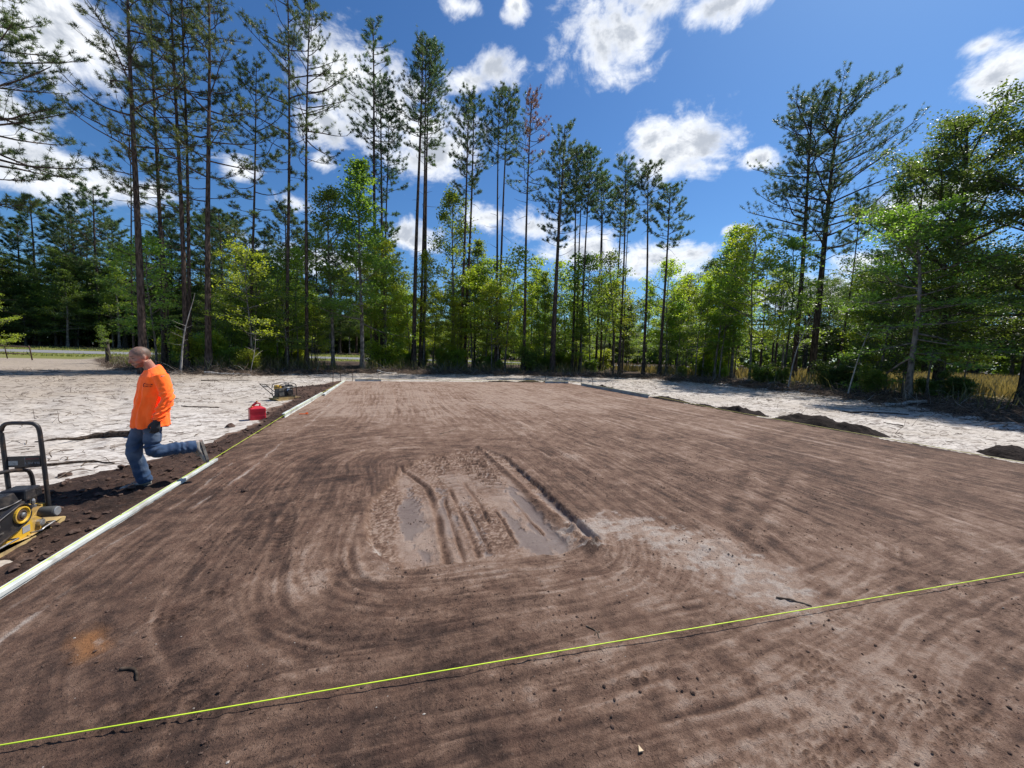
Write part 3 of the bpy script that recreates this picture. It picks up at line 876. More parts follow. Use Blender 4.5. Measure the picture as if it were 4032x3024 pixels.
def bark_material(name, dark, light, stretch=(9, 9, 2.2), depth=0.03, patch=None):
    m, t = material(name)
    co = t.n('ShaderNodeTexCoord').outputs['Object']
    v = t.vec('MULTIPLY', co, stretch)
    a = t.noise(v, 1.0, 6.0, 0.65, 0.5)
    vo = t.voronoi(v, 1.4)
    f = t.math('ADD', t.math('MULTIPLY', a, 0.6), t.math('MULTIPLY', vo.outputs['Distance'], 0.45))
    c = t.mix(t.smooth(f, 0.32, 0.75), dark, light)
    if patch:
        c = t.mix(t.math('MULTIPLY', t.smooth(t.noise(co, 1.7, 5.0, 0.65), 0.5, 0.65), 0.6), c, patch)
    finish(t, c, 0.95, t.bump(f, 0.8, depth), 0, 0.15)
    return m

M_PINE_BARK = bark_material('pine_bark', (0.030, 0.022, 0.018), (0.135, 0.098, 0.078))
M_GREY_BARK = bark_material('grey_hardwood_bark', (0.07, 0.06, 0.05), (0.24, 0.215, 0.185), (7, 7, 3), 0.012, (0.36, 0.34, 0.31))
M_DARK_BARK = bark_material('dark_hardwood_bark', (0.035, 0.029, 0.024), (0.13, 0.11, 0.09), (8, 8, 3), 0.02)
M_PALE_BARK = bark_material('bleached_dead_wood', (0.26, 0.23, 0.20), (0.50, 0.47, 0.43), (10, 10, 2), 0.006)
M_NEEDLE = leaf_material('pine_needles', (0.030, 0.052, 0.022), (0.075, 0.105, 0.040), (1.1, 1.2, 0.7), 0.3)
M_NEEDLE_NEAR = leaf_material('pine_needles_olive', (0.034, 0.052, 0.020), (0.095, 0.110, 0.036), (1.1, 1.2, 0.7), 0.3)
M_NEEDLE_DEAD = leaf_material('dead_pine_needles', (0.085, 0.045, 0.026), (0.16, 0.085, 0.050), (1.0, 0.8, 0.6), 0.2)
M_LEAF = leaf_material('broad_leaves', (0.040, 0.070, 0.016), (0.088, 0.128, 0.026), (2.9, 2.7, 1.0), 0.35)
M_LEAF_LIME = leaf_material('fresh_lime_leaves', (0.070, 0.100, 0.014), (0.130, 0.160, 0.024), (3.2, 2.9, 1.0), 0.3)
M_LEAF_DARK = leaf_material('dark_oak_leaves', (0.024, 0.042, 0.013), (0.060, 0.086, 0.024), (2.4, 2.3, 0.9), 0.3)

def norm(v):
    return v / (np.linalg.norm(v, axis=-1, keepdims=True) + 1e-9)

def trunk_line(rs, H, lean, wob, K=16):
    t_ = np.linspace(0, 1, K)
    w1, w2 = rs.uniform(0, 6.28, 2)
    x = lean[0] * t_ ** 1.2 + wob * (np.sin(t_ * 5.0 + w1) - math.sin(w1)) * t_
    y = lean[1] * t_ ** 1.2 + wob * (np.sin(t_ * 4.2 + w2) - math.sin(w2)) * t_
    return t_, np.stack([x, y, t_ * H], -1)

def along(line, t_):
    k = np.clip(t_, 0, 1) * (len(line) - 1)
    i = np.minimum(k.astype(int), len(line) - 2)
    f = (k - i)[:, None]
    return line[i] * (1 - f) + line[i + 1] * f

def polybranch(start, d0, L, rise, rs, K=6, wob=0.05):
    """N curved branches: start, initial direction, length, upward bend"""
    s = np.linspace(0, 1, K)[None, :, None]
    up = np.array([0, 0, 1.0])
    side = norm(np.cross(d0, up[None]))
    b = rs.normal(0, wob, (len(L), 1, 1)) * side[:, None, :]
    b2 = rs.normal(0, wob * 0.8, (len(L), 1, 1)) * up
    return start[:, None, :] + L[:, None, None] * (d0[:, None, :] * s + (rise[:, None, None] * up) * s ** 2 + (b + b2) * np.sin(s * 3.1) + b * 0.6 * np.sin(s * 6.3))

def needles(P, D, rs, n=15, ln=(0.11, 0.24), wd=0.026):
    """tufts of flat needle bundles at P pointing along D"""
    N = len(P)
    r = norm(rs.normal(0, 1, (N, n, 3)))
    d = norm(D[:, None, :] * 0.5 + r * 0.85 + np.array([0, 0, 0.12]))
    L = rs.uniform(ln[0], ln[1], (N, n, 1))
    c = norm(np.cross(d, norm(rs.normal(0, 1, (N, n, 3))))) * wd * 0.5
    b = P[:, None, :] + r * 0.03
    V = np.stack([b - c, b + c, b + d * L], 2).reshape(-1, 3)
    return V, np.arange(len(V)).reshape(-1, 3)

def pine_meshes(name, seed, Ht, r, cf, cr, lean=(0, 0), nb=40, sub=7, nt=11, bias=None, dead=0.0, wob=0.06, stubs=12, rise=(0.05, 0.32), lo_el=0, hi_el=38, nscale=1.0):
    rs = np.random.RandomState(seed)
    tt, line = trunk_line(rs, Ht, lean, wob)
    rad = r * (1.0 - 0.80 * tt ** 1.1) * (1 + 0.55 * np.exp(-tt * Ht / 0.5))
    mb = MB()
    fine_t = np.linspace(0, 1, 30)
    fl = along(line, fine_t); fr = np.interp(fine_t, tt, rad)
    V, Q = tubes(fl, fr, 10); mb.add(V, Q)
    # live branches
    u = ((np.arange(nb) + rs.uniform(0, 1, nb)) / nb) ** 0.85
    th = cf + (0.985 - cf) * u
    st = along(line, th)
    azm = rs.uniform(0, 6.283) + np.arange(nb) * 2.4 + rs.normal(0, 0.5, nb)
    el_ = np.radians(lo_el + (hi_el - lo_el) * u ** 1.1 + rs.normal(0, 8, nb))
    prof = (1 - u) ** 0.55 * (0.72 + 0.62 * u) + 0.12
    prof *= np.where(u < 0.22, 0.55 + 2.0 * u, 1.0)
    L = cr * prof * rs.uniform(0.62, 1.18, nb)
    if bias is not None:
        L *= 1 + bias[2] * np.cos(azm - math.atan2(bias[1], bias[0]))
    d0 = np.stack([np.cos(azm) * np.cos(el_), np.sin(azm) * np.cos(el_), np.sin(el_)], -1)
    bp = polybranch(st, d0, L, rs.uniform(rise[0], rise[1], nb), rs, 7, 0.05)
    br = np.clip(L * 0.016, 0.016, 0.07)[:, None] * np.linspace(1, 0.28, 7)[None]
    V, Q = tubes(bp, br, 5); mb.add(V, Q)
    # side twigs
    s = rs.uniform(0.28, 0.98, (nb, sub)); s[:, 0] = 1.0
    k = s * 6; i = np.minimum(k.astype(int), 5); f = (k - i)[..., None]
    ii = np.arange(nb)[:, None]
    sp_ = bp[ii, i] * (1 - f) + bp[ii, i + 1] * f
    tan_ = norm(bp[ii, i + 1] - bp[ii, i])
    sgn = np.where(rs.rand(nb, sub) < 0.5, -1, 1) * np.radians(rs.uniform(25, 70, (nb, sub)))
    sgn[:, 0] *= 0.2
    ca, sa = np.cos(sgn)[..., None], np.sin(sgn)[..., None]
    perp = norm(np.cross(tan_, np.array([0, 0, 1.0])))
    sd_ = norm(tan_ * ca + perp * sa + np.array([0, 0, 1.0]) * rs.uniform(-0.05, 0.55, (nb, sub, 1)))
    sl_ = (0.16 + 0.34 * (1 - s)) * np.maximum(L, 0.8)[:, None] * rs.uniform(0.7, 1.25, (nb, sub)) + 0.10
    S0 = sp_.reshape(-1, 3); SD = sd_.reshape(-1, 3); SL = sl_.ravel()
    tw = polybranch(S0, SD, SL, rs.uniform(0.0, 0.35, len(SL)), rs, 4, 0.06)
    V, Q = tubes(tw, np.linspace(0.014, 0.006, 4)[None] * np.ones((len(SL), 1)), 3); mb.add(V, Q)
    # dead stubs on the bare bole
    if stubs:
        ts = rs.uniform(max(0.15, cf - 0.4), cf + 0.05, stubs)
        a2 = rs.uniform(0, 6.28, stubs); e2 = np.radians(rs.uniform(-25, 25, stubs))
        d2 = np.stack([np.cos(a2) * np.cos(e2), np.sin(a2) * np.cos(e2), np.sin(e2)], -1)
        L2 = rs.uniform(0.25, 1.6, stubs) * min(1, cr / 2.2)
        V, Q = tubes(polybranch(along(line, ts), d2, L2, rs.uniform(-0.3, 0.2, stubs), rs, 5, 0.08), np.linspace(0.022, 0.008, 5)[None] * np.ones((stubs, 1)), 4); mb.add(V, Q)
    trunk = make_mesh(name + '_trunk', np.vstack(mb.V), np.vstack(mb.Q), None, [M_PINE_BARK], True)
    # needle tufts on the outer twigs
    fr_ = rs.uniform(0.35, 1.0, (len(SL), 5)); fr_[:, 0] = 1.0
    k = fr_ * 3; i = np.minimum(k.astype(int), 2); f = (k - i)[..., None]
    ii = np.arange(len(SL))[:, None]
    P = tw[ii, i] * (1 - f) + tw[ii, i + 1] * f
    D = norm(norm(tw[ii, i + 1] - tw[ii, i]) + np.array([0, 0, 0.45]))
    keep = rs.rand(*fr_.shape) < np.clip(SL * 1.1 + 0.25, 0.3, 1)[:, None]
    if dead:
        keep &= rs.rand(*fr_.shape) > dead
    P, D = P[keep], D[keep]
    V, T_ = needles(P, D, rs, nt, (0.11 * nscale, 0.24 * nscale), 0.026 * nscale)
    crown = make_mesh(name + '_crown', V, None, T_, [], False)
    return trunk, crown, P

def leaf_cards(P, rs, size, tilt=0.75, fold=0.25):
    N = len(P)
    n_ = norm(np.array([0, 0, 1.0]) + rs.normal(0, tilt, (N, 3)))
    a = norm(np.cross(n_, rs.normal(0, 1, (N, 3))))
    b = np.cross(n_, a)
    s = rs.uniform(size[0], size[1], (N, 1))
    V = np.stack([P - a * s * 0.5, P + b * s * 0.33 + n_ * s * fold * 0.3, P + a * s * 0.5, P - b * s * 0.33 + n_ * s * fold * 0.3], 1).reshape(-1, 3)
    i = np.arange(N)[:, None] * 4
    T_ = np.concatenate([i + [0, 1, 2], i + [0, 2, 3]], 1).reshape(-1, 3)
    return V, T_

def broad_meshes(name, seed, Ht, r, cb, cr, nlimb, sub, nleaf, size, bark, lean=(0, 0), el=(10, 60), shape='oval', spread=0.22, tilt=0.75, stems=1, flat=0.5, wob=0.15):
    rs = np.random.RandomState(seed)
    mb = MB(); leaves = []
    for sidx in range(stems):
        ln = lean if stems == 1 else (cr * 0.55 * math.cos(sidx * 2.3 + seed), cr * 0.55 * math.sin(sidx * 2.3 + seed))
        hh = Ht * (1 if stems == 1 else rs.uniform(0.7, 1.0))
        tt, line = trunk_line(rs, hh, ln, wob)
        rad = r * (1.0 - 0.86 * tt) * (1 + 0.5 * np.exp(-tt * hh / 0.35)) + 0.006
        V, Q = tubes(line, rad, 8); mb.add(V, Q)
        u = (np.arange(nlimb) + rs.uniform(0, 1, nlimb)) / nlimb
        th = cb + (0.99 - cb) * u
        st = along(line, th)
        azm = np.arange(nlimb) * 2.4 + rs.normal(0, 0.5, nlimb)
        e_ = np.radians(el[0] + (el[1] - el[0]) * u + rs.normal(0, 10, nlimb))
        prof = {'oval': np.sin(math.pi * (0.14 + 0.80 * u)) ** 0.8, 'cone': (1 - u) ** 0.8 * 0.95 + 0.12, 'wide': (1 - u ** 2.2) ** 0.6 * 0.85 + 0.18}[shape]
        L = cr * prof * rs.uniform(0.65, 1.2, nlimb) * (1 if stems == 1 else 0.6)
        d0 = np.stack([np.cos(azm) * np.cos(e_), np.sin(azm) * np.cos(e_), np.sin(e_)], -1)
        bp = polybranch(st, d0, L, rs.uniform(-0.15, 0.2, nlimb), rs, 7, 0.07)
        V, Q = tubes(bp, np.clip(L * 0.018, 0.012, 0.09)[:, None] * np.linspace(1, 0.2, 7)[None], 5); mb.add(V, Q)
        s = rs.uniform(0.22, 1.0, (nlimb, sub)); s[:, 0] = 1
        k = s * 6; i = np.minimum(k.astype(int), 5); f = (k - i)[..., None]; ii = np.arange(nlimb)[:, None]
        sp_ = bp[ii, i] * (1 - f) + bp[ii, i + 1] * f
        tan_ = norm(bp[ii, i + 1] - bp[ii, i])
        sg = np.where(rs.rand(nlimb, sub) < 0.5, -1, 1) * np.radians(rs.uniform(20, 75, (nlimb, sub)))
        perp = norm(np.cross(tan_, np.array([0, 0, 1.0])))
        sd_ = norm(tan_ * np.cos(sg)[..., None] + perp * np.sin(sg)[..., None] + np.array([0, 0, 1.0]) * rs.normal(0.12, 0.3 * (1.4 - flat), (nlimb, sub, 1)))
        sl_ = (0.20 + 0.30 * (1 - s)) * np.maximum(L, 0.5)[:, None] * rs.uniform(0.7, 1.3, (nlimb, sub)) + 0.12
        tw = polybranch(sp_.reshape(-1, 3), sd_.reshape(-1, 3), sl_.ravel(), rs.uniform(-0.2, 0.2, nlimb * sub), rs, 4, 0.08)
        V, Q = tubes(tw, np.linspace(0.012, 0.004, 4)[None] * np.ones((len(tw), 1)), 3); mb.add(V, Q)
        nt_ = len(tw)
        fr_ = rs.uniform(0.15, 1.08, (nt_, nleaf))
        k = np.clip(fr_, 0, 1) * 3; i = np.minimum(k.astype(int), 2); f = (k - i)[..., None]; ii = np.arange(nt_)[:, None]
        P = tw[ii, i] * (1 - f) + tw[ii, i + 1] * f
        sc = spread * np.array([1, 1, 1 - 0.65 * flat])
        P = P + rs.normal(0, 1, P.shape) * sc
        leaves.append(P.reshape(-1, 3))
    trunk = make_mesh(name + '_trunk', np.vstack(mb.V), np.vstack(mb.Q), None, [bark], True)
    V, T_ = leaf_cards(np.vstack(leaves), rs, size, tilt)
    crown = make_mesh(name + '_crown', V, None, T_, [], False)
    return trunk, crown

def with_mat(me, mat):
    m = me.copy(); m.materials.clear(); m.materials.append(mat)
    return m

def place(name, meshes, mat, loc, rz, scale, label, category, group=None):
    r = empty(name, loc, rz, scale)
    tag(r, label, category, group)
    obj('trunk', meshes[0], r)
    c = meshes[1]
    key = (c.name, mat.name)
    if key not in _crowns:
        _crowns[key] = with_mat(c, mat)
    obj('crown', _crowns[key], r)
    return r
_crowns = {}

def gz(x, y):
    return float(ground_z(np.array([x]), np.array([y]))[0])

# ---- the tall pines, one by one: key, x, y, height, lean, trunk radius, crown start, crown radius, label
PINES = [
 ('P0', -20.65, 28.20, 21.8, -0.46, 0.14, 0.21, 0.34, 4.9, 'big spreading pine cut by the left picture edge, branches reaching in'),
 ('P1', -13.49, 27.22, 22.3, 0.09, -0.03, 0.24, 0.44, 3.6, 'thick-trunked tall pine rising directly behind the man in orange'),
 ('P2', -14.57, 31.76, 22.8, 0.12, -0.04, 0.19, 0.39, 3.2, 'dark forked-looking pine just right of the pine behind the man'),
 ('P3', -12.17, 28.91, 24.3, 0.17, -0.05, 0.18, 0.48, 3.2, 'left stem of the pair of tall pines above the leaning white sapling'),
 ('P3b', -12.41, 30.04, 24.7, 0.26, -0.08, 0.15, 0.52, 2.7, 'thinner rear pine of the pair above the leaning white sapling'),
 ('P4', -10.85, 28.50, 22.4, 0.55, -0.17, 0.23, 0.39, 3.5, 'stout straight pine with heavy lower boughs, between thinner pines on the left'),
 ('P5', -9.45, 31.21, 20.3, 0.83, -0.26, 0.14, 0.47, 2.6, 'slim pine with low ragged crown, right of the stoutest left pine'),
 ('P6', -7.24, 31.58, 26.9, 0.47, -0.15, 0.17, 0.48, 3.4, 'left one of two very tall slender pines left of the leafy sweetgum'),
 ('P7', -5.98, 31.70, 26.0, 0.51, -0.16, 0.17, 0.53, 3.3, 'right one of two very tall slender pines left of the leafy sweetgum'),
 ('t1', -15.89, 31.13, 15.0, 0.11, -0.04, 0.07, 0.66, 1.3, 'spindly young pine with wispy top left of the thick pine'),
 ('t2', -14.28, 31.67, 13.4, 0.04, -0.01, 0.07, 0.72, 1.0, 'spindly half-bare young pine right of the thick pine'),
 ('C1', -1.24, 36.01, 28.7, -0.49, 0.15, 0.19, 0.62, 2.8, 'very tall pine with narrow two-tier crown above the leafy sweetgum'),
 ('C2', -0.88, 36.94, 25.1, 0.04, -0.01, 0.15, 0.60, 2.6, 'shorter pine with dense oval crown standing beside the two-tier pine'),
 ('C2b', -0.67, 37.93, 23.1, 0.20, -0.06, 0.11, 0.58, 2.3, 'thin low-crowned pine at the right of the trio above the sweetgum'),
 ('C3', 1.90, 36.08, 28.0, 0.37, -0.11, 0.21, 0.66, 2.6, 'left pine of the close group of three tall pines left of centre'),
 ('C4', 2.52, 36.93, 28.9, 0.34, -0.11, 0.15, 0.67, 2.6, 'middle pine of the close group of three tall pines left of centre'),
 ('C5', 2.91, 37.86, 29.4, 0.40, -0.13, 0.17, 0.64, 2.6, 'right pine of the close group of three tall pines left of centre'),
 ('C6', 6.07, 35.82, 24.6, 0.47, -0.15, 0.16, 0.63, 2.1, 'front pine of the dense-crowned pair near the picture centre'),
 ('C7', 6.66, 36.69, 25.0, 0.42, -0.13, 0.17, 0.63, 2.1, 'rear pine of the dense-crowned pair near the picture centre'),
 ('C8', 9.23, 34.83, 24.6, -0.06, 0.02, 0.14, 0.74, 1.9, 'left pine of the two whose bases touch, sparse small crown'),
 ('C9', 9.52, 35.16, 25.4, 0.46, -0.14, 0.15, 0.72, 2.0, 'right pine of the two whose bases touch, leaning slightly right'),
 ('C10', 11.42, 33.09, 23.8, -0.01, 0.00, 0.16, 0.62, 2.6, 'dying pine with rusty brown needles at its top'),
 ('C11', 13.77, 31.83, 21.3, 0.23, -0.07, 0.18, 0.50, 2.5, 'bushy dark pine right of the rusty-topped pine'),
 ('C11b', 14.17, 33.28, 20.5, 0.09, -0.03, 0.13, 0.54, 2.0, 'pine half hidden behind the bushy dark pine'),
 ('C12', 16.96, 34.51, 21.1, -0.08, 0.03, 0.14, 0.71, 1.8, 'left pine of three close slim pines right of centre'),
 ('C13', 17.75, 35.31, 21.4, -0.04, 0.01, 0.12, 0.70, 1.8, 'middle rear pine of three close slim pines right of centre'),
 ('C14', 17.21, 33.38, 20.6, 0.20, -0.06, 0.13, 0.72, 1.9, 'right front pine of three close slim pines right of centre'),
 ('C15', 19.71, 34.70, 19.6, -0.32, 0.10, 0.12, 0.75, 1.6, 'left one of two skinny sparse pines right of the close trio'),
 ('C15b', 20.67, 35.45, 19.3, -0.34, 0.11, 0.11, 0.76, 1.5, 'right one of two skinny sparse pines right of the close trio'),
 ('C16', 22.40, 35.96, 18.8, -0.15, 0.05, 0.16, 0.74, 1.8, 'rear pine with thicker trunk behind the small open-crowned pine'),
 ('C17', 19.69, 30.50, 18.8, -0.23, 0.07, 0.13, 0.78, 1.7, 'bare-trunked pine with small open crown below the right cloud'),
 ('C18', 21.09, 32.16, 15.8, 0.12, -0.04, 0.09, 0.80, 1.0, 'short thin pine beside the small open-crowned pine'),
 ('C19', 22.40, 30.70, 19.0, -0.33, 0.10, 0.15, 0.72, 1.9, 'second pine from the right end of the central pine row'),
 ('C20', 23.19, 29.40, 16.5, -0.03, 0.01, 0.16, 0.66, 2.0, 'last and lowest pine at the right end of the central row'),
 ('R1', 31.78, 23.56, 22.1, 0.02, -0.01, 0.23, 0.47, 4.2, 'left one of two big broad-crowned pines on the right'),
 ('R2', 32.15, 22.39, 22.4, 0.58, -0.18, 0.28, 0.40, 5.6, 'right and larger one of two broad-crowned pines on the right'),
 ('R3', 31.90, 20.37, 13.9, 0.77, -0.24, 0.09, 0.75, 0.9, 'thin nearly bare leaning pine right of the broad-crowned pines'),
]
PM = {}
for idx, (key, x, y, h, lx_, ly_, r, cf, cr, label) in enumerate(PINES):
    big_ = key in ('P0', 'R1', 'R2')
    left_ = key.startswith('P')
    kw = dict(nb=36 if not big_ else 50, sub=7 if not big_ else 9, nt=15, wob=0.12)
    if left_: kw.update(nb=52, sub=8, lo_el=0, hi_el=52, wd=None) if False else kw.update(nb=36, sub=7, lo_el=-4, hi_el=36, nt=14)
    if key == 'R2': kw.update(bias=(0.95, -0.3, 0.12), lo_el=14, hi_el=34, nb=60, sub=11, rise=(-0.02, 0.14))
    if key == 'R1': kw.update(bias=(-0.95, 0.3, 0.18), lo_el=14, hi_el=34, nb=52, sub=10, rise=(-0.02, 0.14))
    if key == 'P0': kw.update(nb=64, sub=12, nt=18, lo_el=-8, hi_el=26)
    if key in ('t1', 't2', 'R3', 'C18'): kw.update(nb=14, sub=5, stubs=16)
    if key in ('C8', 'C15', 'C15b', 'C17'): kw.update(nb=30, dead=0.25)
    if key == 'C10': kw.update(nb=40, dead=0.45)
    if key in ('P1', 'P3', 'P4'): kw.update(stubs=20)
    tr, cw, _P = pine_meshes('pine_' + str(idx), 100 + idx * 7, h, r * (0.8 if left_ else 0.95), cf, cr, (lx_, ly_), **kw)
    PM[key] = (tr, cw)
    z = gz(x, y)
    o = place('pine_tree', (tr, cw), M_NEEDLE_NEAR if left_ else M_NEEDLE, (x, y, z - 0.05), 0, 1.0, label, 'pine tree', 'tall pines along the clearing')
    if key == 'C10':
        # only the top third has gone rusty: split the crown in two parts
        cr_ = [c_ for c_ in o.children if c_.name.startswith('crown')][0]
        me = cr_.data
        V = np.zeros(len(me.vertices) * 3, np.float32); me.vertices.foreach_get('co', V); V = V.reshape(-1, 3, 3)
        top = (V[:, 0, 2] > 0.80 * h) & (V[:, 0, 0] * 0.954 - V[:, 0, 1] * 0.3 > -0.5)
        lo = V[~top].reshape(-1, 3); hi_ = V[top].reshape(-1, 3)
        cr_.data = make_mesh('rusty_pine_green', lo, None, np.arange(len(lo)).reshape(-1, 3), [M_NEEDLE])
        d_ = obj('dead_crown', make_mesh('rusty_pine_top', hi_, None, np.arange(len(hi_)).reshape(-1, 3), [M_NEEDLE_DEAD]), o)
        d_['label'] = 'rusty brown dead needles at the top'

# ---- broadleaf kinds (unit meshes, copied with their own size and turn)
BL = {
 'gum1': broad_meshes('sweetgum_a', 301, 14.0, 0.13, 0.22, 2.4, 38, 8, 30, (0.12, 0.21), M_GREY_BARK, el=(5, 60), shape='cone', spread=0.24),
 'gum2': broad_meshes('sweetgum_b', 302, 13.0, 0.12, 0.32, 2.2, 30, 8, 28, (0.12, 0.21), M_GREY_BARK, el=(5, 60), shape='oval', spread=0.24),
 'sap1': broad_meshes('sapling_a', 303, 8.0, 0.06, 0.26, 1.9, 24, 7, 26, (0.10, 0.18), M_GREY_BARK, el=(5, 50), shape='oval', spread=0.20, flat=0.8),
 'sap2': broad_meshes('sapling_b', 304, 8.0, 0.055, 0.34, 1.6, 18, 6, 28, (0.10, 0.18), M_DARK_BARK, el=(10, 55), shape='oval', spread=0.22, flat=0.8, lean=(0.5, 0.2)),
 'sap3': broad_meshes('sapling_c', 305, 9.0, 0.07, 0.24, 2.3, 26, 7, 28, (0.10, 0.18), M_GREY_BARK, el=(0, 45), shape='wide', spread=0.22, flat=0.9),
 'oak1': broad_meshes('oak_a', 306, 14.0, 0.24, 0.16, 4.6, 46, 12, 64, (0.08, 0.16), M_DARK_BARK, el=(0, 55), shape='wide', spread=0.23, flat=0.85),
 'oak2': broad_meshes('oak_b', 307, 13.0, 0.20, 0.20, 4.2, 42, 12, 64, (0.08, 0.16), M_DARK_BARK, el=(-5, 60), shape='oval', spread=0.23, flat=0.85, lean=(0.6, -0.2)),
 'bush1': broad_meshes('bush_a', 308, 2.4, 0.025, 0.12, 1.2, 14, 6, 26, (0.08, 0.17), M_DARK_BARK, el=(15, 60), shape='oval', spread=0.16, stems=4),
 'bush2': broad_meshes('bush_b', 309, 1.8, 0.018, 0.10, 1.1, 12, 5, 22, (0.08, 0.16), M_DARK_BARK, el=(15, 60), shape='wide', spread=0.16, stems=4),
 'layer': broad_meshes('layered_tree', 311, 9.0, 0.10, 0.20, 2.6, 30, 10, 40, (0.07, 0.13), M_GREY_BARK, el=(-5, 40), shape='wide', spread=0.20, flat=0.95, lean=(0.5, -0.15)),
 'thin1': broad_meshes('thin_sapling', 310, 7.0, 0.045, 0.40, 1.1, 14, 5, 22, (0.10, 0.19), M_GREY_BARK, el=(15, 60), shape='oval', spread=0.22, lean=(-0.3, 0.4)),
}
BASE_H = {'gum1': 14, 'gum2': 13, 'sap1': 8, 'sap2': 8, 'sap3': 9, 'oak1': 14, 'oak2': 13, 'bush1': 2.4, 'bush2': 1.8, 'thin1': 7, 'layer': 9}
rs = np.random.RandomState(77)
def broad(name, kind, x, y, h, mat, label, category, group=None, rz=None, wide=1.0):
    s = h / BASE_H[kind]
    return place(name, BL[kind], mat, (x, y, gz(x, y) - 0.04), rs.uniform(0, 6.28) if rz is None else rz, (s * wide, s * wide, s), label, category, group)

# named broadleaf trees
broad('sweetgum_tree', 'gum1', -2.2, 32.5, 15.6, M_LEAF, 'tall conical sweetgum with grey trunk left of the central pines', 'tree', 'leafy trees along the clearing', 0.4, 1.15)
broad('sweetgum_tree', 'gum2', -4.4, 33.2, 13.2, M_LEAF, 'leafy sweetgum just left of the tallest sweetgum', 'tree', 'leafy trees along the clearing', 2.0, 1.15)
broad('sweetgum_tree', 'gum2', 5.6, 37.5, 16.0, M_LEAF, 'sweetgum with pale grey trunk touching the dense-crowned pine pair', 'tree', 'leafy trees along the clearing', 3.3, 1.0)
broad('sweetgum_tree', 'gum1', 8.0, 38.5, 12.5, M_LEAF, 'sweetgum filling the gap left of the two touching pines', 'tree', 'leafy trees along the clearing', 5.0, 1.1)
broad('hardwood_tree', 'sap3', -8.8, 29.5, 7.6, M_LEAF_LIME, 'lime green broad young tree in front of the slim left pines', 'tree', 'leafy trees along the clearing', 1.0, 1.1)
broad('hardwood_tree', 'sap1', -13.9, 29.4, 7.8, M_LEAF, 'young tree with leafy boughs low behind the man', 'tree', 'leafy trees along the clearing', 4.0, 1.1)
broad('hardwood_tree', 'sap3', 25.4, 22.1, 10.6, M_LEAF_LIME, 'lime green crooked-trunked tree left of the broad-crowned pines', 'tree', 'leafy trees along the clearing', 0.2, 0.95)
broad('hardwood_tree', 'gum2', 27.2, 25.4, 12.0, M_LEAF_LIME, 'tall lime green tree behind the crooked-trunked one', 'tree', 'leafy trees along the clearing', 2.2, 1.1)
broad('hardwood_tree', 'sap2', 26.4, 20.2, 9.5, M_LEAF, 'slender tree with a twin stem at the foot of the left broad pine', 'tree', 'leafy trees along the clearing', 3.1, 1.0)
broad('oak_tree', 'layer', 22.4, 11.3, 8.6, M_LEAF, 'twin-trunked tree with layered boughs in front of the golden field', 'tree', 'oaks at the right edge', 1.2, 1.25)
broad('oak_tree', 'oak1', 27.3, 12.6, 13.2, M_LEAF_DARK, 'big dark oak rising over the golden field on the right', 'tree', 'oaks at the right edge', 2.4, 1.05)
broad('oak_tree', 'oak2', 25.3, 9.0, 11.8, M_LEAF_DARK, 'dark oak with forked grey trunk near the right picture edge', 'tree', 'oaks at the right edge', 0.6, 1.0)
broad('oak_tree', 'oak1', 23.4, 5.2, 12.4, M_LEAF_DARK, 'leafy oak cut off by the right picture edge', 'tree', 'oaks at the right edge', 4.4, 1.0)
broad('oak_tree', 'oak2', 33.5, 17.0, 13.5, M_LEAF_DARK, 'dark oak behind the leaning bare pine', 'tree', 'oaks at the right edge', 3.6, 0.95)

# leaning bleached saplings
def dead_sapling(x, y, h, lx_, ly_, r, label, seed):
    rs_ = np.random.RandomState(seed)
    mb = MB()
    tt, line = trunk_line(rs_, h, (lx_, ly_), 0.12, 12)
    V, Q = tubes(line, r * (1 - 0.8 * tt), 7); mb.add(V, Q)
    n_ = 7
    st = along(line, rs_.uniform(0.35, 0.95, n_)); a2 = rs_.uniform(0, 6.28, n_)
    d2 = np.stack([np.cos(a2) * 0.9, np.sin(a2) * 0.9, rs_.uniform(0.1, 0.6, n_)], -1)
    V, Q = tubes(polybranch(st, d2, rs_.uniform(0.3, 0.9, n_), rs_.uniform(-0.2, 0.2, n_), rs_, 5, 0.1), np.linspace(0.012, 0.004, 5)[None] * np.ones((n_, 1)), 4); mb.add(V, Q)
    e_ = empty('dead_sapling', (x, y, gz(x, y) - 0.03)); tag(e_, label, 'dead sapling', 'bleached dead saplings')
    obj('trunk', make_mesh('dead_sapling', np.vstack(mb.V), np.vstack(mb.Q), None, [M_PALE_BARK], True), e_)
dead_sapling(-11.6, 26.9, 4.6, 0.75, -0.2, 0.055, 'white leafless sapling leaning right, just right of the man', 1)
dead_sapling(23.4, 17.6, 4.6, 0.9, -0.3, 0.05, 'pale bare sapling leaning right before the broad-crowned pines', 2)
dead_sapling(21.9, 13.4, 3.2, 0.8, -0.3, 0.04, 'bent pale sapling beside the twin-trunked tree', 3)
dead_sapling(-8.2, 27.2, 2.6, 0.4, 0.0, 0.02, 'short thin bent dead stem in the brush left of the sweetgums', 4)

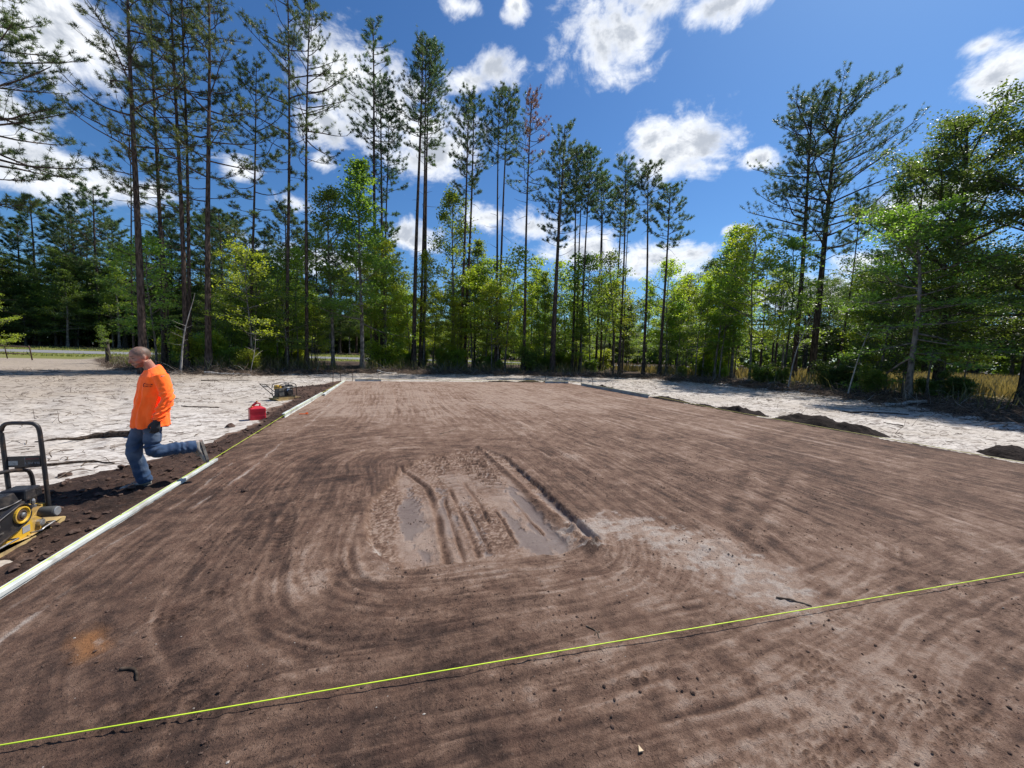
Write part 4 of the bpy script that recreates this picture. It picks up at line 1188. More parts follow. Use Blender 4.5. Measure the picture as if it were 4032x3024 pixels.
# ---- understory saplings and bushes along the clearing edge
def along_edge(i0, i1, n, lo, hi, rs_):
    seg = EDGE[i0:i1 + 1]; out = []
    L = np.hypot(*np.diff(seg, axis=0).T); cum = np.concatenate([[0], np.cumsum(L)])
    for s_ in np.sort(rs_.uniform(0, cum[-1], n)):
        k = min(np.searchsorted(cum, s_) - 1 if s_ > 0 else 0, len(L) - 1); k = max(k, 0)
        f = (s_ - cum[k]) / L[k]; p = seg[k] * (1 - f) + seg[k + 1] * f
        d = seg[k + 1] - seg[k]; nrm_ = np.array([-d[1], d[0]]) / (np.hypot(*d) + 1e-9)
        out.append(p + nrm_ * rs_.uniform(lo, hi))
    return out
REF = {'P0': 'pine at the left picture edge', 'P1': 'thick pine behind the man', 'P4': 'stout left pine', 'P6': 'left slender tall pine', 'P7': 'right slender tall pine', 'C1': 'two-tier pine', 'C4': 'close group of three tall pines',
       'C6': 'dense-crowned pine pair', 'C9': 'two touching pines', 'C10': 'rusty-topped pine', 'C11': 'bushy dark pine', 'C13': 'close trio of slim pines', 'C17': 'small open-crowned pine', 'C20': 'last pine of the central row',
       'R1': 'left broad-crowned pine', 'R2': 'right broad-crowned pine', 'R3': 'leaning bare pine'}
_refs = [(math.degrees(math.atan2(p[1], p[2])), math.hypot(p[1], p[2]), REF[p[0]]) for p in PINES if p[0] in REF]
_refs += [(math.degrees(math.atan2(22.4, 11.3)), 25.1, 'twin-trunked tree'), (math.degrees(math.atan2(25.3, 9.0)), 26.9, 'forked dark oak')]
def own_label(noun, x, y, h, mat, sizes):
    """size, leaf colour and place next to the nearest landmark tree"""
    a_, d_ = math.degrees(math.atan2(x, y)), math.hypot(x, y)
    ra, rd, nm = min(_refs, key=lambda r_: abs(r_[0] - a_) + 0.05 * abs(r_[1] - d_))
    da = a_ - ra
    where = ('behind' if d_ > rd else 'in front of') if abs(da) < 0.9 else (('right of' if da > 0 else 'left of') if abs(d_ - rd) < 3 else (('behind and ' if d_ > rd else 'before and ') + ('right of' if da > 0 else 'left of')))
    size = sizes[0] if h < sizes[3] else (sizes[1] if h < sizes[4] else sizes[2])
    col_ = {'fresh_lime_leaves': 'lime green', 'broad_leaves': 'mid green', 'dark_oak_leaves': 'dark green'}[mat.name]
    return f'{size} {col_} {noun} {where} the {nm}'
rs2 = np.random.RandomState(9)
def scatter(i0, i1, n, lo, hi, kinds, hr, mats, name, label, cat, group):
    for p in along_edge(i0, i1, n, lo, hi, rs2):
        k = kinds[rs2.randint(len(kinds))]
        h_ = rs2.uniform(*hr); m_ = mats[rs2.randint(len(mats))]
        sz = ('short', 'mid-height', 'tall', 5.5, 8.0) if name == 'sapling' else ('low', 'knee-high', 'shoulder-high', 0.9, 1.4)
        broad(name, k, p[0], p[1], h_, m_, own_label(name, p[0], p[1], h_, m_, sz), cat, group, rs2.uniform(0, 6.28), rs2.uniform(0.9, 1.25))
scatter(4, 6, 18, 3.0, 11, ('sap1', 'sap2', 'thin1', 'sap3'), (4.0, 8.5), (M_LEAF, M_LEAF, M_LEAF_LIME), 'sapling', 'leafy understory sapling among the tall left pines', 'sapling', 'saplings among the left pines')
scatter(6, 7, 11, 3.0, 11, ('sap1', 'sap2', 'sap3'), (4.5, 8.5), (M_LEAF, M_LEAF_LIME), 'sapling', 'leafy understory sapling around the sweetgums', 'sapling', 'saplings around the sweetgums')
scatter(7, 9, 34, 4.0, 16, ('sap1', 'sap2', 'thin1', 'sap3', 'gum2'), (4.5, 10.5), (M_LEAF, M_LEAF_LIME, M_LEAF_LIME), 'sapling', 'leafy understory sapling among the central pines', 'sapling', 'saplings among the central pines')
scatter(9, 10, 20, 3.5, 13, ('sap1', 'sap2', 'thin1', 'sap3', 'gum1'), (5, 11), (M_LEAF, M_LEAF, M_LEAF_LIME), 'sapling', 'leafy understory sapling among the slim pines right of centre', 'sapling', 'saplings among the slim pines right of centre')
scatter(10, 11, 16, 4.0, 12, ('sap1', 'sap3', 'gum2', 'thin1', 'gum1'), (6, 11), (M_LEAF, M_LEAF_LIME, M_LEAF), 'sapling', 'leafy understory sapling between the pine row and the broad-crowned pines', 'sapling', 'saplings left of the broad pines')
scatter(11, 13, 9, 4.5, 9, ('sap1', 'sap3', 'thin1'), (4, 9), (M_LEAF, M_LEAF_LIME, M_LEAF_DARK), 'sapling', 'leafy sapling in front of the golden field', 'sapling', 'saplings before the golden field')
scatter(4, 6, 16, 1.8, 5, ('bush1', 'bush2'), (1.0, 2.4), (M_LEAF, M_LEAF_LIME), 'bush', 'low leafy bush in the brush under the left pines', 'bush', 'bushes under the left pines')
scatter(6, 9, 26, 3.5, 12, ('bush1', 'bush2'), (0.8, 2.2), (M_LEAF, M_LEAF_LIME), 'bush', 'low leafy bush under the central pines', 'bush', 'bushes under the central pines')
scatter(9, 11, 22, 3.5, 11, ('bush1', 'bush2'), (0.8, 2.2), (M_LEAF, M_LEAF_LIME), 'bush', 'low leafy bush under the trees right of centre', 'bush', 'bushes right of centre')
scatter(11, 15, 14, 2.0, 6, ('bush1', 'bush2'), (0.6, 1.5), (M_LEAF, M_LEAF_LIME, M_LEAF_DARK), 'bush', 'low bush at the edge of the golden field', 'bush', 'bushes by the golden field')
broad('bush', 'sap3', -27.9, 38.4, 5.0, M_LEAF_LIME, 'bright lime bush at the left picture edge behind the gate', 'bush', None, 1.0, 1.0)
broad('bush', 'thin1', -21.2, 38.2, 2.7, M_LEAF, 'small bush with a dark stub trunk beside the driveway', 'bush', None, 2.0, 1.0)

for q_ in range(5):     # fuller far-off pines
    PM['F%d' % q_] = pine_meshes('far_pine_%d' % q_, 900 + q_ * 11, 24.0, 0.22, (0.42, 0.5, 0.38, 0.55, 0.46)[q_], (3.6, 3.0, 3.8, 3.2, 3.4)[q_], (0.5 * math.sin(q_ * 2.1), 0.4 * math.cos(q_ * 1.7)), nb=40, sub=8, nt=12, lo_el=5, hi_el=34, wob=0.2, nscale=1.9)[:2]
# ---- woods beyond: each tree is a copy of one of the kinds above
def far_pines(pts, label, group, hr):
    ks = ['F0', 'F1', 'F2', 'F3', 'F4', 'C2', 'C11', 'F1', 'F3']
    for (x, y) in pts:
        k = ks[rs2.randint(len(ks))]
        hk = 24.0 if k[0] == 'F' else [p for p in PINES if p[0] == k][0][3]
        s = rs2.uniform(*hr) / hk
        place('pine_tree', PM[k], M_NEEDLE, (x, y, gz(x, y) - 0.1), rs2.uniform(0, 6.28), (s * 1.15, s * 1.15, s), label, 'pine tree', group)
pts = [(-88 + 2.35 * i + rs2.uniform(-1, 1), 84 + rs2.uniform(-1.5, 16)) for i in range(38)]
far_pines(pts, 'dark pine in the wood across the road on the left', 'pines across the road', (22, 29))
pts = [(2 + 4.2 * i + rs2.uniform(-1.5, 1.5), 80 + rs2.uniform(0, 25)) for i in range(14)]
far_pines(pts, 'distant pine across the road behind the central pines', 'distant pines behind the centre', (15, 21))
far_pines([(43.5, 42.5), (46.5, 45)], 'round-crowned far pine above the saplings left of the broad pines', 'round-crowned far pines', (16, 18))
pts = [(46 + rs2.uniform(0, 16), 33 + rs2.uniform(0, 14)) for i in range(7)]
far_pines(pts, 'far pine glimpsed behind the two broad-crowned pines', 'far pines behind the broad pines', (12, 17))
def far_broad(pts, label, group, hr, mats, kinds=('gum1', 'gum2', 'sap3', 'oak1', 'oak2')):
    for (x, y) in pts:
        broad('tree', kinds[rs2.randint(len(kinds))], x, y, rs2.uniform(*hr), mats[rs2.randint(len(mats))], label, 'tree', group, rs2.uniform(0, 6.28), rs2.uniform(1.1, 1.5))
far_broad([(-90 + 2.9 * i + rs2.uniform(-1, 1), 81.5 + rs2.uniform(0, 6)) for i in range(30)], 'dark leafy tree at the front of the wood across the road', 'leafy trees across the road', (7, 14), (M_LEAF_DARK, M_LEAF_DARK, M_LEAF))
far_broad([(-88 + 3.4 * i + rs2.uniform(-1, 1), 88 + rs2.uniform(0, 8)) for i in range(24)], 'dark leafy tree deep in the wood across the road', 'leafy trees deep across the road', (9, 17), (M_LEAF_DARK,), ('oak1', 'oak2'))
far_broad([(0 + 3.0 * i + rs2.uniform(-1, 1), 76 + rs2.uniform(0, 20)) for i in range(18)], 'distant leafy tree across the road behind the central pines', 'distant leafy trees behind the centre', (7, 13), (M_LEAF, M_LEAF_LIME))
far_broad([(28 + rs2.uniform(0, 22), 36 + rs2.uniform(0, 20)) for i in range(16)], 'leafy tree deep in the wood right of centre', 'leafy trees deep in the wood', (8, 14), (M_LEAF, M_LEAF_DARK))
far_broad([(84 + rs2.uniform(0, 10), -6 + 3.0 * i + rs2.uniform(-1, 1)) for i in range(18)], 'dark tree in the wood beyond the golden field', 'trees beyond the golden field', (12, 19), (M_LEAF_DARK,), ('oak1', 'oak2', 'gum1'))
far_broad([(60 + 2.4 * i, 40 + rs2.uniform(-2, 6)) for i in range(10)], 'dark tree along the far side of the golden field', 'trees along the golden field', (10, 15), (M_LEAF_DARK,), ('oak1', 'oak2'))

# the same words on several saplings or bushes: tell nearest from farthest
_by = {}
for o in list(COL.objects):
    if o.name.split('.')[0] in ('sapling', 'bush') and 'label' in o:
        _by.setdefault(o['label'], []).append(o)
for lab, os_ in _by.items():
    if len(os_) > 1:
        os_.sort(key=lambda o: o.location.x ** 2 + o.location.y ** 2)
        words = {2: ['nearer', 'farther'], 3: ['nearest', 'middle', 'farthest']}.get(len(os_)) or ['nearest', 'second nearest', 'third nearest', 'fourth nearest', 'fifth nearest', 'sixth nearest', 'seventh nearest', 'eighth nearest'][:len(os_) - 1] + ['farthest']
        for o, w_ in zip(os_, words):
            o['label'] = w_ + ' ' + lab
# ------------------------------------------------------------------ site objects
M_FORM = simple_mat('chalky_white_form_paint', (0.60, 0.63, 0.60), 0.9, 0.0, 0.1, (0.33, 0.31, 0.28), 0.7, 6.0, 0.25)
M_FORM_GREY = simple_mat('blue_grey_form_paint', (0.36, 0.41, 0.42), 0.6, 0.0, 0.3, (0.22, 0.19, 0.17), 0.6, 6.0, 0.25)
M_STRING = simple_mat('fluorescent_yellow_string', (0.72, 0.95, 0.06), 0.5, 0, 0.3)
M_STRING_PALE = simple_mat('faded_yellow_string', (0.75, 0.68, 0.22), 0.6, 0, 0.3)
M_STEEL = simple_mat('rusty_steel', (0.12, 0.075, 0.055), 0.75, 0.4, 0.4, (0.05, 0.03, 0.025), 0.6, 20.0, 0.3)
M_BLACK = simple_mat('black_engine_plastic', (0.018, 0.018, 0.021), 0.38, 0, 0.5, (0.13, 0.105, 0.085), 0.55, 12.0, 0.1)
M_TUBE = simple_mat('dark_painted_tube', (0.026, 0.025, 0.027), 0.42, 0.2, 0.5, (0.15, 0.09, 0.05), 0.5, 16.0, 0.1)
M_YELLOW = simple_mat('worn_yellow_paint', (0.70, 0.42, 0.035), 0.45, 0, 0.5, (0.30, 0.20, 0.11), 0.75, 9.0, 0.15)
M_MUDDY = simple_mat('mud_caked_yellow', (0.50, 0.36, 0.16), 0.8, 0, 0.2, (0.20, 0.14, 0.09), 0.85, 8.0, 0.4)
M_METAL = simple_mat('scuffed_bare_metal', (0.42, 0.41, 0.40), 0.42, 0.8, 0.5, (0.16, 0.12, 0.09), 0.6, 18.0, 0.2)
M_RUBBER = simple_mat('grey_rubber', (0.075, 0.075, 0.072), 0.8, 0, 0.3, (0.2, 0.17, 0.14), 0.6, 14.0, 0.2)
M_DISC = simple_mat('pale_grey_cap', (0.20, 0.21, 0.22), 0.6, 0, 0.4, (0.30, 0.27, 0.24), 0.6, 30.0)
M_DECAL = simple_mat('grey_decal', (0.33, 0.33, 0.34), 0.6)
M_RED = simple_mat('red_plastic', (0.56, 0.012, 0.030), 0.38, 0, 0.5, (0.42, 0.10, 0.08), 0.35, 7.0, 0.05)
M_ORANGE = simple_mat('amber_spout_plastic', (0.62, 0.20, 0.03), 0.45)
M_BARKLOG = bark_material('fallen_branch_bark', (0.022, 0.016, 0.012), (0.11, 0.08, 0.06), (14, 14, 14), 0.02)
M_TWIG = bark_material('dry_twigs', (0.06, 0.042, 0.03), (0.24, 0.185, 0.14), (12, 12, 12), 0.005)

# ---- form boards: channel section with a top flange and a bottom lip
def form_board(x0, y0, x1, y1, h, w, z, mat, label, flip=1, dz=0.0):
    a = np.array([x0, y0]); b = np.array([x1, y1]); d = b - a; L = np.hypot(*d)
    e_ = empty('form_board', (x0, y0, z), math.atan2(d[1], d[0]))
    tag(e_, label, 'form board', 'form boards round the pad')
    f = flip
    prof = [(0, 0), (0.012, 0), (0.012, h * 0.16), (0.004, h * 0.22), (0.004, h * 0.55), (0.014, h * 0.62), (0.014, h - 0.004), (0.010, h), (-w + 0.004, h), (-w, h - 0.004), (-w, h - 0.016), (-w * 0.55, h - 0.016), (-0.012, h * 0.8), (-0.012, 0)]
    n_ = max(6, int(L / 0.4))
    xs_ = np.linspace(0, L, n_ + 1)
    P = np.array(prof); k = len(P)
    rr = np.random.RandomState(int(abs(x0 * 37 + y0 * 91)) + 3)
    V = []
    for i, xx in enumerate(xs_):
        off = 0.004 * math.sin(xx * 1.3 + y0) + rr.normal(0, 0.0012)
        V.append(np.stack([np.full(k, xx), -f * (P[:, 0] + off), P[:, 1] + dz * xx / L + 0.003 * math.sin(xx * 0.9)], -1))
    V = np.array(V)
    Q = []
    for i in range(n_):
        for j in range(k):
            q_ = [i * k + j, i * k + (j + 1) % k, (i + 1) * k + (j + 1) % k, (i + 1) * k + j]
            Q.append(q_ if f > 0 else q_[::-1])
    mb = MB(); mb.add(V.reshape(-1, 3), Q)
    for i, rev in ((0, False), (n_, True)):
        c = V[i].mean(0); ring = V[i]
        T_ = [[k, (j + 1) % k, j] for j in range(k)]
        mb.add(np.vstack([ring, c]), None, T_)
    mb.build('channel', mat, e_)
    return e_
form_board(-2.40, 1.6, -2.43, 6.55, 0.078, 0.045, -0.002, M_FORM, 'long pale form board in the left foreground, under the raised shoe')
form_board(-2.46, 10.45, -2.42, 15.6, 0.12, 0.06, 0.01, M_FORM, 'pale form board beside the red fuel can and the far compactor')
form_board(-2.30, 15.2, -2.36, 22.2, 0.10, 0.07, 0.01, M_FORM, 'farthest pale form board on the left side of the pad')
form_board(-1.9, 22.55, -0.55, 22.62, 0.12, 0.06, 0.03, M_FORM, 'short pale form board across the far left corner of the pad', flip=1)
form_board(10.50, 13.95, 10.62, 20.3, 0.15, 0.10, 0.02, M_FORM_GREY, 'blue-grey form board on the far right edge of the pad', flip=-1)
form_board(9.0, 21.95, 10.55, 21.9, 0.13, 0.06, 0.03, M_FORM_GREY, 'short muddy form board at the far right corner of the pad', flip=1)

# ---- mason's strings
def string(pts, r, mat, label):
    mb = MB(); mb.tube(pts, r, 6)
    o = mb.build('string_line', mat, None, True)
    tag(o, label, 'string line', "mason's strings")
string([(x_, 1.9015 - 0.0565 * x_, 0.060 + 0.00035 * (x_ - 4) ** 2 * 0.3) for x_ in (-2.5, -1.0, 1.0, 3.0, 5.2, 7.5, 10.6)], 0.0030, M_STRING, 'bright yellow string stretched across the foreground')
string([(-2.423, 1.2, 0.083), (-2.437, 4, 0.083), (-2.45, 6.55, 0.083), (-2.445, 8.5, 0.095), (-2.437, 10.3, 0.115), (-2.435, 10.45, 0.133), (-2.40, 15.6, 0.139), (-2.36, 22.4, 0.12)], 0.0025, M_STRING, 'yellow string running along the left form boards')
string([(10.46, 0.6, 0.10), (10.47, 5, 0.095), (10.48, 10, 0.095), (10.50, 14, 0.175), (10.62, 20.4, 0.178), (10.62, 21.9, 0.16)], 0.0055, M_STRING_PALE, 'faded yellow string along the right edge of the pad')
string([(-2.36, 22.5, 0.165), (4, 22.3, 0.14), (10.6, 22.0, 0.165)], 0.006, M_STRING_PALE, 'faded string along the far edge of the pad')

# ---- steel stakes
def stake(x, y, h, r, label, tilt=(0, 0)):
    z = pad_z(x, y) - 0.12
    mb = MB()
    mb.tube([(0, 0, 0), (tilt[0] * .5, tilt[1] * .5, (h + .12) * .5), (tilt[0], tilt[1], h + 0.12)], r, 6)
    for k in range(int(h / 0.05)):
        mb.lathe([(r, 0), (r * 1.25, 0.006), (r, 0.012)], (tilt[0] * k * .05 / h, tilt[1] * k * .05 / h, 0.12 + k * 0.05), 'Z', 6)
    o = mb.build('steel_stake', M_STEEL, None, False, (x, y, z))
    tag(o, label, 'stake', 'steel stakes at the pad corners')
stake(-2.78, 20.9, 0.62, 0.016, 'tallest steel stake left of the far left corner', (0.01, 0))
stake(-2.55, 22.0, 0.5, 0.012, 'steel stake holding the stub at the far left corner')
stake(-2.05, 22.75, 0.62, 0.013, 'steel stake behind the far left corner board')
stake(-0.7, 22.8, 0.45, 0.012, 'steel stake at the right end of the short far left board', (-0.02, 0))
stake(9.1, 22.15, 0.5, 0.013, 'steel stake at the left end of the muddy far right board')
stake(10.2, 21.7, 0.38, 0.011, 'short steel stake between the far right boards', (0.01, 0))
stake(10.75, 20.6, 0.62, 0.014, 'tall steel stake behind the blue-grey board')
stake(10.78, 19.2, 0.50, 0.012, 'leaning steel stake along the blue-grey board', (-0.05, 0))

# ---- dark soil mounds along the right and far edges
M_SOIL = bpy.data.materials.new('shade_dark_loose_soil'); M_SOIL.use_nodes = True
t = NT(M_SOIL.node_tree)
pos = t.n('ShaderNodeNewGeometry').outputs['Position']
a = t.noise(pos, 14.0, 7.0, 0.7)
finish(t, t.ramp(a, [(0.3, (0.008, 0.006, 0.005)), (0.5, (0.018, 0.012, 0.010)), (0.72, (0.045, 0.030, 0.024))]), 0.96, t.bump(a, 0.9, 0.03), 0, 0.15)  # dark soil, its colour deepened further to carry the mounds' backlit shade
def mound(x, y, lx_, ly_, h, label, seed, rz=0.0):
    n_, m_ = 46, 30
    u, v = np.meshgrid(np.linspace(-1.15, 1.15, n_), np.linspace(-1.15, 1.15, m_))
    r2 = np.sqrt(u ** 2 + v ** 2)
    pr = np.clip(1 - r2 ** 1.6, -0.35, 1)
    px, py = u * lx_, v * ly_
    zz = h * pr * (0.75 + 0.7 * fbm(px * 1.6 + seed, py * 1.6, 3, seed)) + 0.07 * np.abs(fbm(px * 6 + seed, py * 6, 4, seed + 1)) * (pr > -0.1) - 0.02
    zz = np.where(pr < -0.05, -0.12, zz)
    me = grid_mesh('soil_mound', u[0] * lx_, v[:, 0] * ly_, zz, M_SOIL, {'zone': np.zeros((u.size, 4))})
    o = obj('soil_mound', me, None, (x, y, max(0.0, gz(x, y)) - 0.01), (0, 0, rz))
    tag(o, label, 'soil mound', 'dark soil mounds along the pad edge')
mound(11.3, 7.4, 0.55, 1.5, 0.36, 'longest shade-darkened soil mound on the right edge of the pad', 1)
mound(11.2, 10.0, 0.45, 1.0, 0.27, 'second shade-darkened soil mound from the long one, along the right edge', 2)
mound(11.1, 11.6, 0.35, 0.7, 0.12, 'small flat soil mound between the shade-darkened mounds on the right edge', 3)
mound(11.05, 13.4, 0.5, 1.2, 0.18, 'brown soil mound at the near end of the blue-grey board', 4)
mound(11.15, 18.6, 0.4, 1.1, 0.26, 'clumpy dark soil mound behind the blue-grey board', 5)
mound(11.55, 4.1, 0.45, 0.5, 0.30, 'shade-darkened soil heap at the right picture edge beside the string', 6)
mound(8.3, 22.9, 0.9, 0.4, 0.22, 'low dark soil mound on the far edge right of centre', 7)
mound(6.5, 23.0, 1.3, 0.35, 0.12, 'long flat soil mound on the far edge of the pad', 8)
mound(9.5, 22.7, 0.5, 0.3, 0.16, 'little soil mound behind the muddy far right board', 9)
mound(-3.1, 18.8, 0.35, 1.6, 0.12, 'low brown soil mound outside the farthest left board', 10)

# ---- fallen branches and sticks lying on the sand (single, tellable ones)
def branch(pts, r0, r1, label, mat=None, name='fallen_branch', side=0, cat='branch', seed=0, lift=0.6):
    p = smooth_line([(x, y, 0) for x, y in pts], 5)
    rr = np.linspace(r0, r1, len(p)); rs_ = np.random.RandomState(seed + 500)
    for i in range(len(p)):
        p[i, 2] = pad_z(p[i, 0], p[i, 1]) + rr[i] * lift
    rr = rr * (1 + 0.18 * rs_.normal(0, 1, len(rr)))
    mb = MB(); mb.tube(p, np.abs(rr), 7)
    for k in range(side):
        i = rs_.randint(2, len(p) - 2); a_ = rs_.uniform(0, 6.28); L = rs_.uniform(3, 8) * max(r0, r1)
        q_ = p[i] + np.outer(np.linspace(0, 1, 4), [math.cos(a_) * L, math.sin(a_) * L, rs_.uniform(0.0, 0.4) * L])
        mb.tube(q_, np.linspace(rr[i] * 0.5, 0.004, 4), 5)
    o = mb.build(name, mat or M_BARKLOG, None, True)
    tag(o, label, cat, 'fallen wood on the cleared ground')
branch([(-5.75, 8.52), (-5.35, 8.72), (-5.0, 8.85), (-4.5, 8.72), (-4.15, 8.66)], 0.012, 0.10, 'thick dark rotten log tapering left behind the man', side=2, seed=1)
branch([(-4.75, 6.72), (-4.3, 6.92), (-4.05, 6.93), (-3.75, 6.8)], 0.022, 0.012, 'crooked dark stick between the compactor handle and the man', seed=2)
branch([(-5.6, 6.3), (-5.0, 6.42), (-4.55, 6.62)], 0.010, 0.018, 'thin reddish stick seen through the compactor handle', seed=3)
branch([(-5.6, 12.95), (-5.1, 12.72), (-4.6, 12.65)], 0.018, 0.014, 'straight dark stick on the sand right of the man', seed=4)
branch([(-8.9, 22.5), (-7.6, 22.9), (-6.8, 22.7)], 0.03, 0.012, 'twisted brown branch on the far sand left of the compactor', side=3, seed=5)
branch([(0.95, 7.9), (1.25, 8.2), (1.5, 8.65)], 0.008, 0.004, 'thin pale twig lying on the pad behind the cut', M_TWIG, 'twig', seed=6)
branch([(2.62, 1.93), (2.72, 1.86), (2.78, 1.80)], 0.009, 0.006, 'short dark twig on the soil just beyond the yellow string', M_TWIG, 'twig', seed=7, side=1)
branch([(1.16, 2.02), (1.20, 1.97), (1.185, 1.90)], 0.006, 0.003, 'small forked twig on the soil left of the other twig', M_TWIG, 'twig', seed=8, side=2)
branch([(1.36, 1.02), (1.43, 0.97), (1.52, 0.93)], 0.012, 0.008, 'stubby broken twig at the bottom of the picture', M_TWIG, 'twig', seed=9, side=1)
branch([(-1.32, 2.36), (-1.25, 2.34), (-1.20, 2.26)], 0.010, 0.006, 'small dark bent root on the soil at lower left', M_BARKLOG, 'root', seed=10)
branch([(15.5, 9.6), (16.6, 9.2), (17.4, 8.7)], 0.035, 0.02, 'dark branch lying on the white sand at right', seed=11)
branch([(13.6, 6.9), (13.9, 7.5)], 0.02, 0.012, 'short leaning stick on the white sand right of the long mound', seed=12, lift=2)
branch([(24.2, 21.4), (26.0, 21.0), (28.2, 20.5)], 0.07, 0.05, 'grey fallen pole at the foot of the crooked-trunked tree', M_PALE_BARK, seed=13, lift=2.2)
branch([(19.6, 10.6), (20.6, 10.2), (21.2, 10.1)], 0.08, 0.07, 'pale fallen log in the debris right of the twin-trunked tree', M_PALE_BARK, seed=14, lift=1.0)
branch([(-1.0, 30.2), (-0.2, 29.8), (0.4, 30.1)], 0.05, 0.03, 'pale splintered branch on the debris left of centre', M_PALE_BARK, seed=15, lift=2.5, side=2)
branch([(-10.2, 26.2), (-9.0, 26.5), (-7.9, 26.2)], 0.05, 0.02, 'bleached bent branch arching over the debris under the left pines', M_PALE_BARK, seed=16, lift=3, side=4)

# ---- fuel can
can = empty('fuel_can', (-3.03, 10.42, pad_z(-3.03, 10.42) + 0.005), math.radians(25))
tag(can, 'red plastic fuel can with amber spout on the white sand', 'fuel can')
mb = MB()
w_, d_, h_ = 0.165, 0.12, 0.295
def rrect(sx, sy, c=0.025, n=4):
    out = []
    for (cx_, cy_, a0) in ((sx - c, sy - c, 0), (-sx + c, sy - c, 90), (-sx + c, -sy + c, 180), (sx - c, -sy + c, 270)):
        for k in range(n):
            a_ = math.radians(a0 + 90 * k / (n - 1)); out.append((cx_ + c * math.cos(a_), cy_ + c * math.sin(a_)))
    return np.array(out)
secs = [(0.0, 0.94), (0.012, 1.0), (0.10, 1.0), (0.105, 0.985), (0.19, 0.985), (0.195, 1.0), (0.262, 1.0), (0.275, 0.97), (0.315, 0.55), (0.325, 0.42)]
rings = [np.hstack([rrect(w_ * s, d_ * s), np.full((16, 1), z)]) for z, s in secs]
V = np.vstack(rings); n_ = 16
Q = [[i * n_ + j, i * n_ + (j + 1) % n_, (i + 1) * n_ + (j + 1) % n_, (i + 1) * n_ + j] for i in range(len(secs) - 1) for j in range(n_)]
T_ = [[len(V), (j + 1) % n_, j] for j in range(n_)] + [[len(V) + 1, (len(secs) - 1) * n_ + j, (len(secs) - 1) * n_ + (j + 1) % n_] for j in range(n_)]
mb.add(np.vstack([V, rings[0].mean(0), rings[-1].mean(0)]), Q, T_)
mb.build('body', M_RED, can)
mb = MB(); mb.tube(smooth_line([(0.05, 0, 0.31), (0.06, 0, 0.375), (0.0, 0, 0.39), (-0.06, 0, 0.345), (-0.065, 0, 0.31)], 4), 0.016, 8); mb.build('handle', M_RED, can, True)
mb = MB(); mb.lathe([(0.036, 0), (0.036, 0.03), (0.028, 0.04)], (-0.10, -0.01, 0.285), 'Z', 12); cap = mb.build('spout_collar', M_ORANGE, can)
mb = MB(); mb.tube([(-0.10, -0.01, 0.32), (-0.085, -0.01, 0.355), (-0.04, -0.01, 0.395), (-0.005, -0.01, 0.43)], [0.02, 0.019, 0.015, 0.013], 10); mb.build('spout', M_RED, can, True)
mb = MB(); mb.tube([(-0.012, -0.01, 0.42), (0.006, -0.01, 0.445)], 0.019, 10); mb.build('spout_tip', M_ORANGE, can, True)

# ---- stones, clods
def lumps(name, n_, area, size, mat, label, seed, keep=None, lift=0.25):
    rs_ = np.random.RandomState(seed)
    base = np.array([[1, 0, 0], [-1, 0, 0], [0, 1, 0], [0, -1, 0], [0, 0, 1], [0, 0, -1], [.6, .6, .5], [-.6, .6, .5], [-.6, -.6, .5], [.6, -.6, .5]], float)
    fc = np.array([[0, 6, 9], [0, 2, 6], [2, 7, 6], [2, 1, 7], [1, 8, 7], [1, 3, 8], [3, 9, 8], [3, 0, 9], [4, 9, 6], [4, 6, 7], [4, 7, 8], [4, 8, 9], [5, 2, 0], [5, 1, 2], [5, 3, 1], [5, 0, 3]])
    V, T_ = [], []
    c = 0
    while c < n_:
        x, y = rs_.uniform(area[0], area[1]), area[2] + (area[3] - area[2]) * rs_.rand() ** 1.6
        if keep is not None and not keep(x, y, rs_): continue
        s = size[0] + (size[1] - size[0]) * rs_.rand() ** 3
        R_ = base * rs_.uniform(0.6, 1.2, (10, 1)) * np.array([1, rs_.uniform(.6, 1), rs_.uniform(.4, .8)]) * s
        a_ = rs_.uniform(0, 6.28); ca, sa = math.cos(a_), math.sin(a_)
        R_ = R_ @ np.array([[ca, sa, 0], [-sa, ca, 0], [0, 0, 1]])
        V.append(R_ + [x, y, pad_z(x, y) + s * lift]); T_.append(fc + c * 10); c += 1
    o = obj(name, make_mesh(name, np.vstack(V), None, np.vstack(T_), [mat]))
    tag(o, label, kind='stuff')
M_CLOD = simple_mat('soil_clods', (0.085, 0.054, 0.042), 0.95, 0, 0.1, (0.16, 0.11, 0.085), 0.6, 30, 0.5)
M_PEBBLE = simple_mat('pale_pebbles', (0.42, 0.37, 0.32), 0.9, 0, 0.2, (0.2, 0.15, 0.12), 0.5, 40)
def clod_keep(x, y, r_):
    return r_.rand() < np.clip(0.02 + 1.9 * float(fbm(np.array([x * 1.3]), np.array([y * 1.3]), 3, 201)[0]), 0.04, 1)
lumps('soil_clods', 4200, (-2.3, 5.5, 0.7, 7.0), (0.0025, 0.013), M_CLOD, 'small dark soil clods strewn over the pad', 21, clod_keep)
lumps('pebbles', 420, (-2.2, 5.5, 0.7, 6.0), (0.0015, 0.008), M_PEBBLE, 'tiny pale pebbles strewn over the pad', 22)
lumps('loose_clods', 900, (-4.0, -2.45, 2.6, 20), (0.01, 0.06), M_CLOD, 'loose soil clods outside the left form boards', 23, lambda x, y, r_: x > np.interp(y, LEFT_Y, LEFT_X) + 0.1)
m_stone = MB()
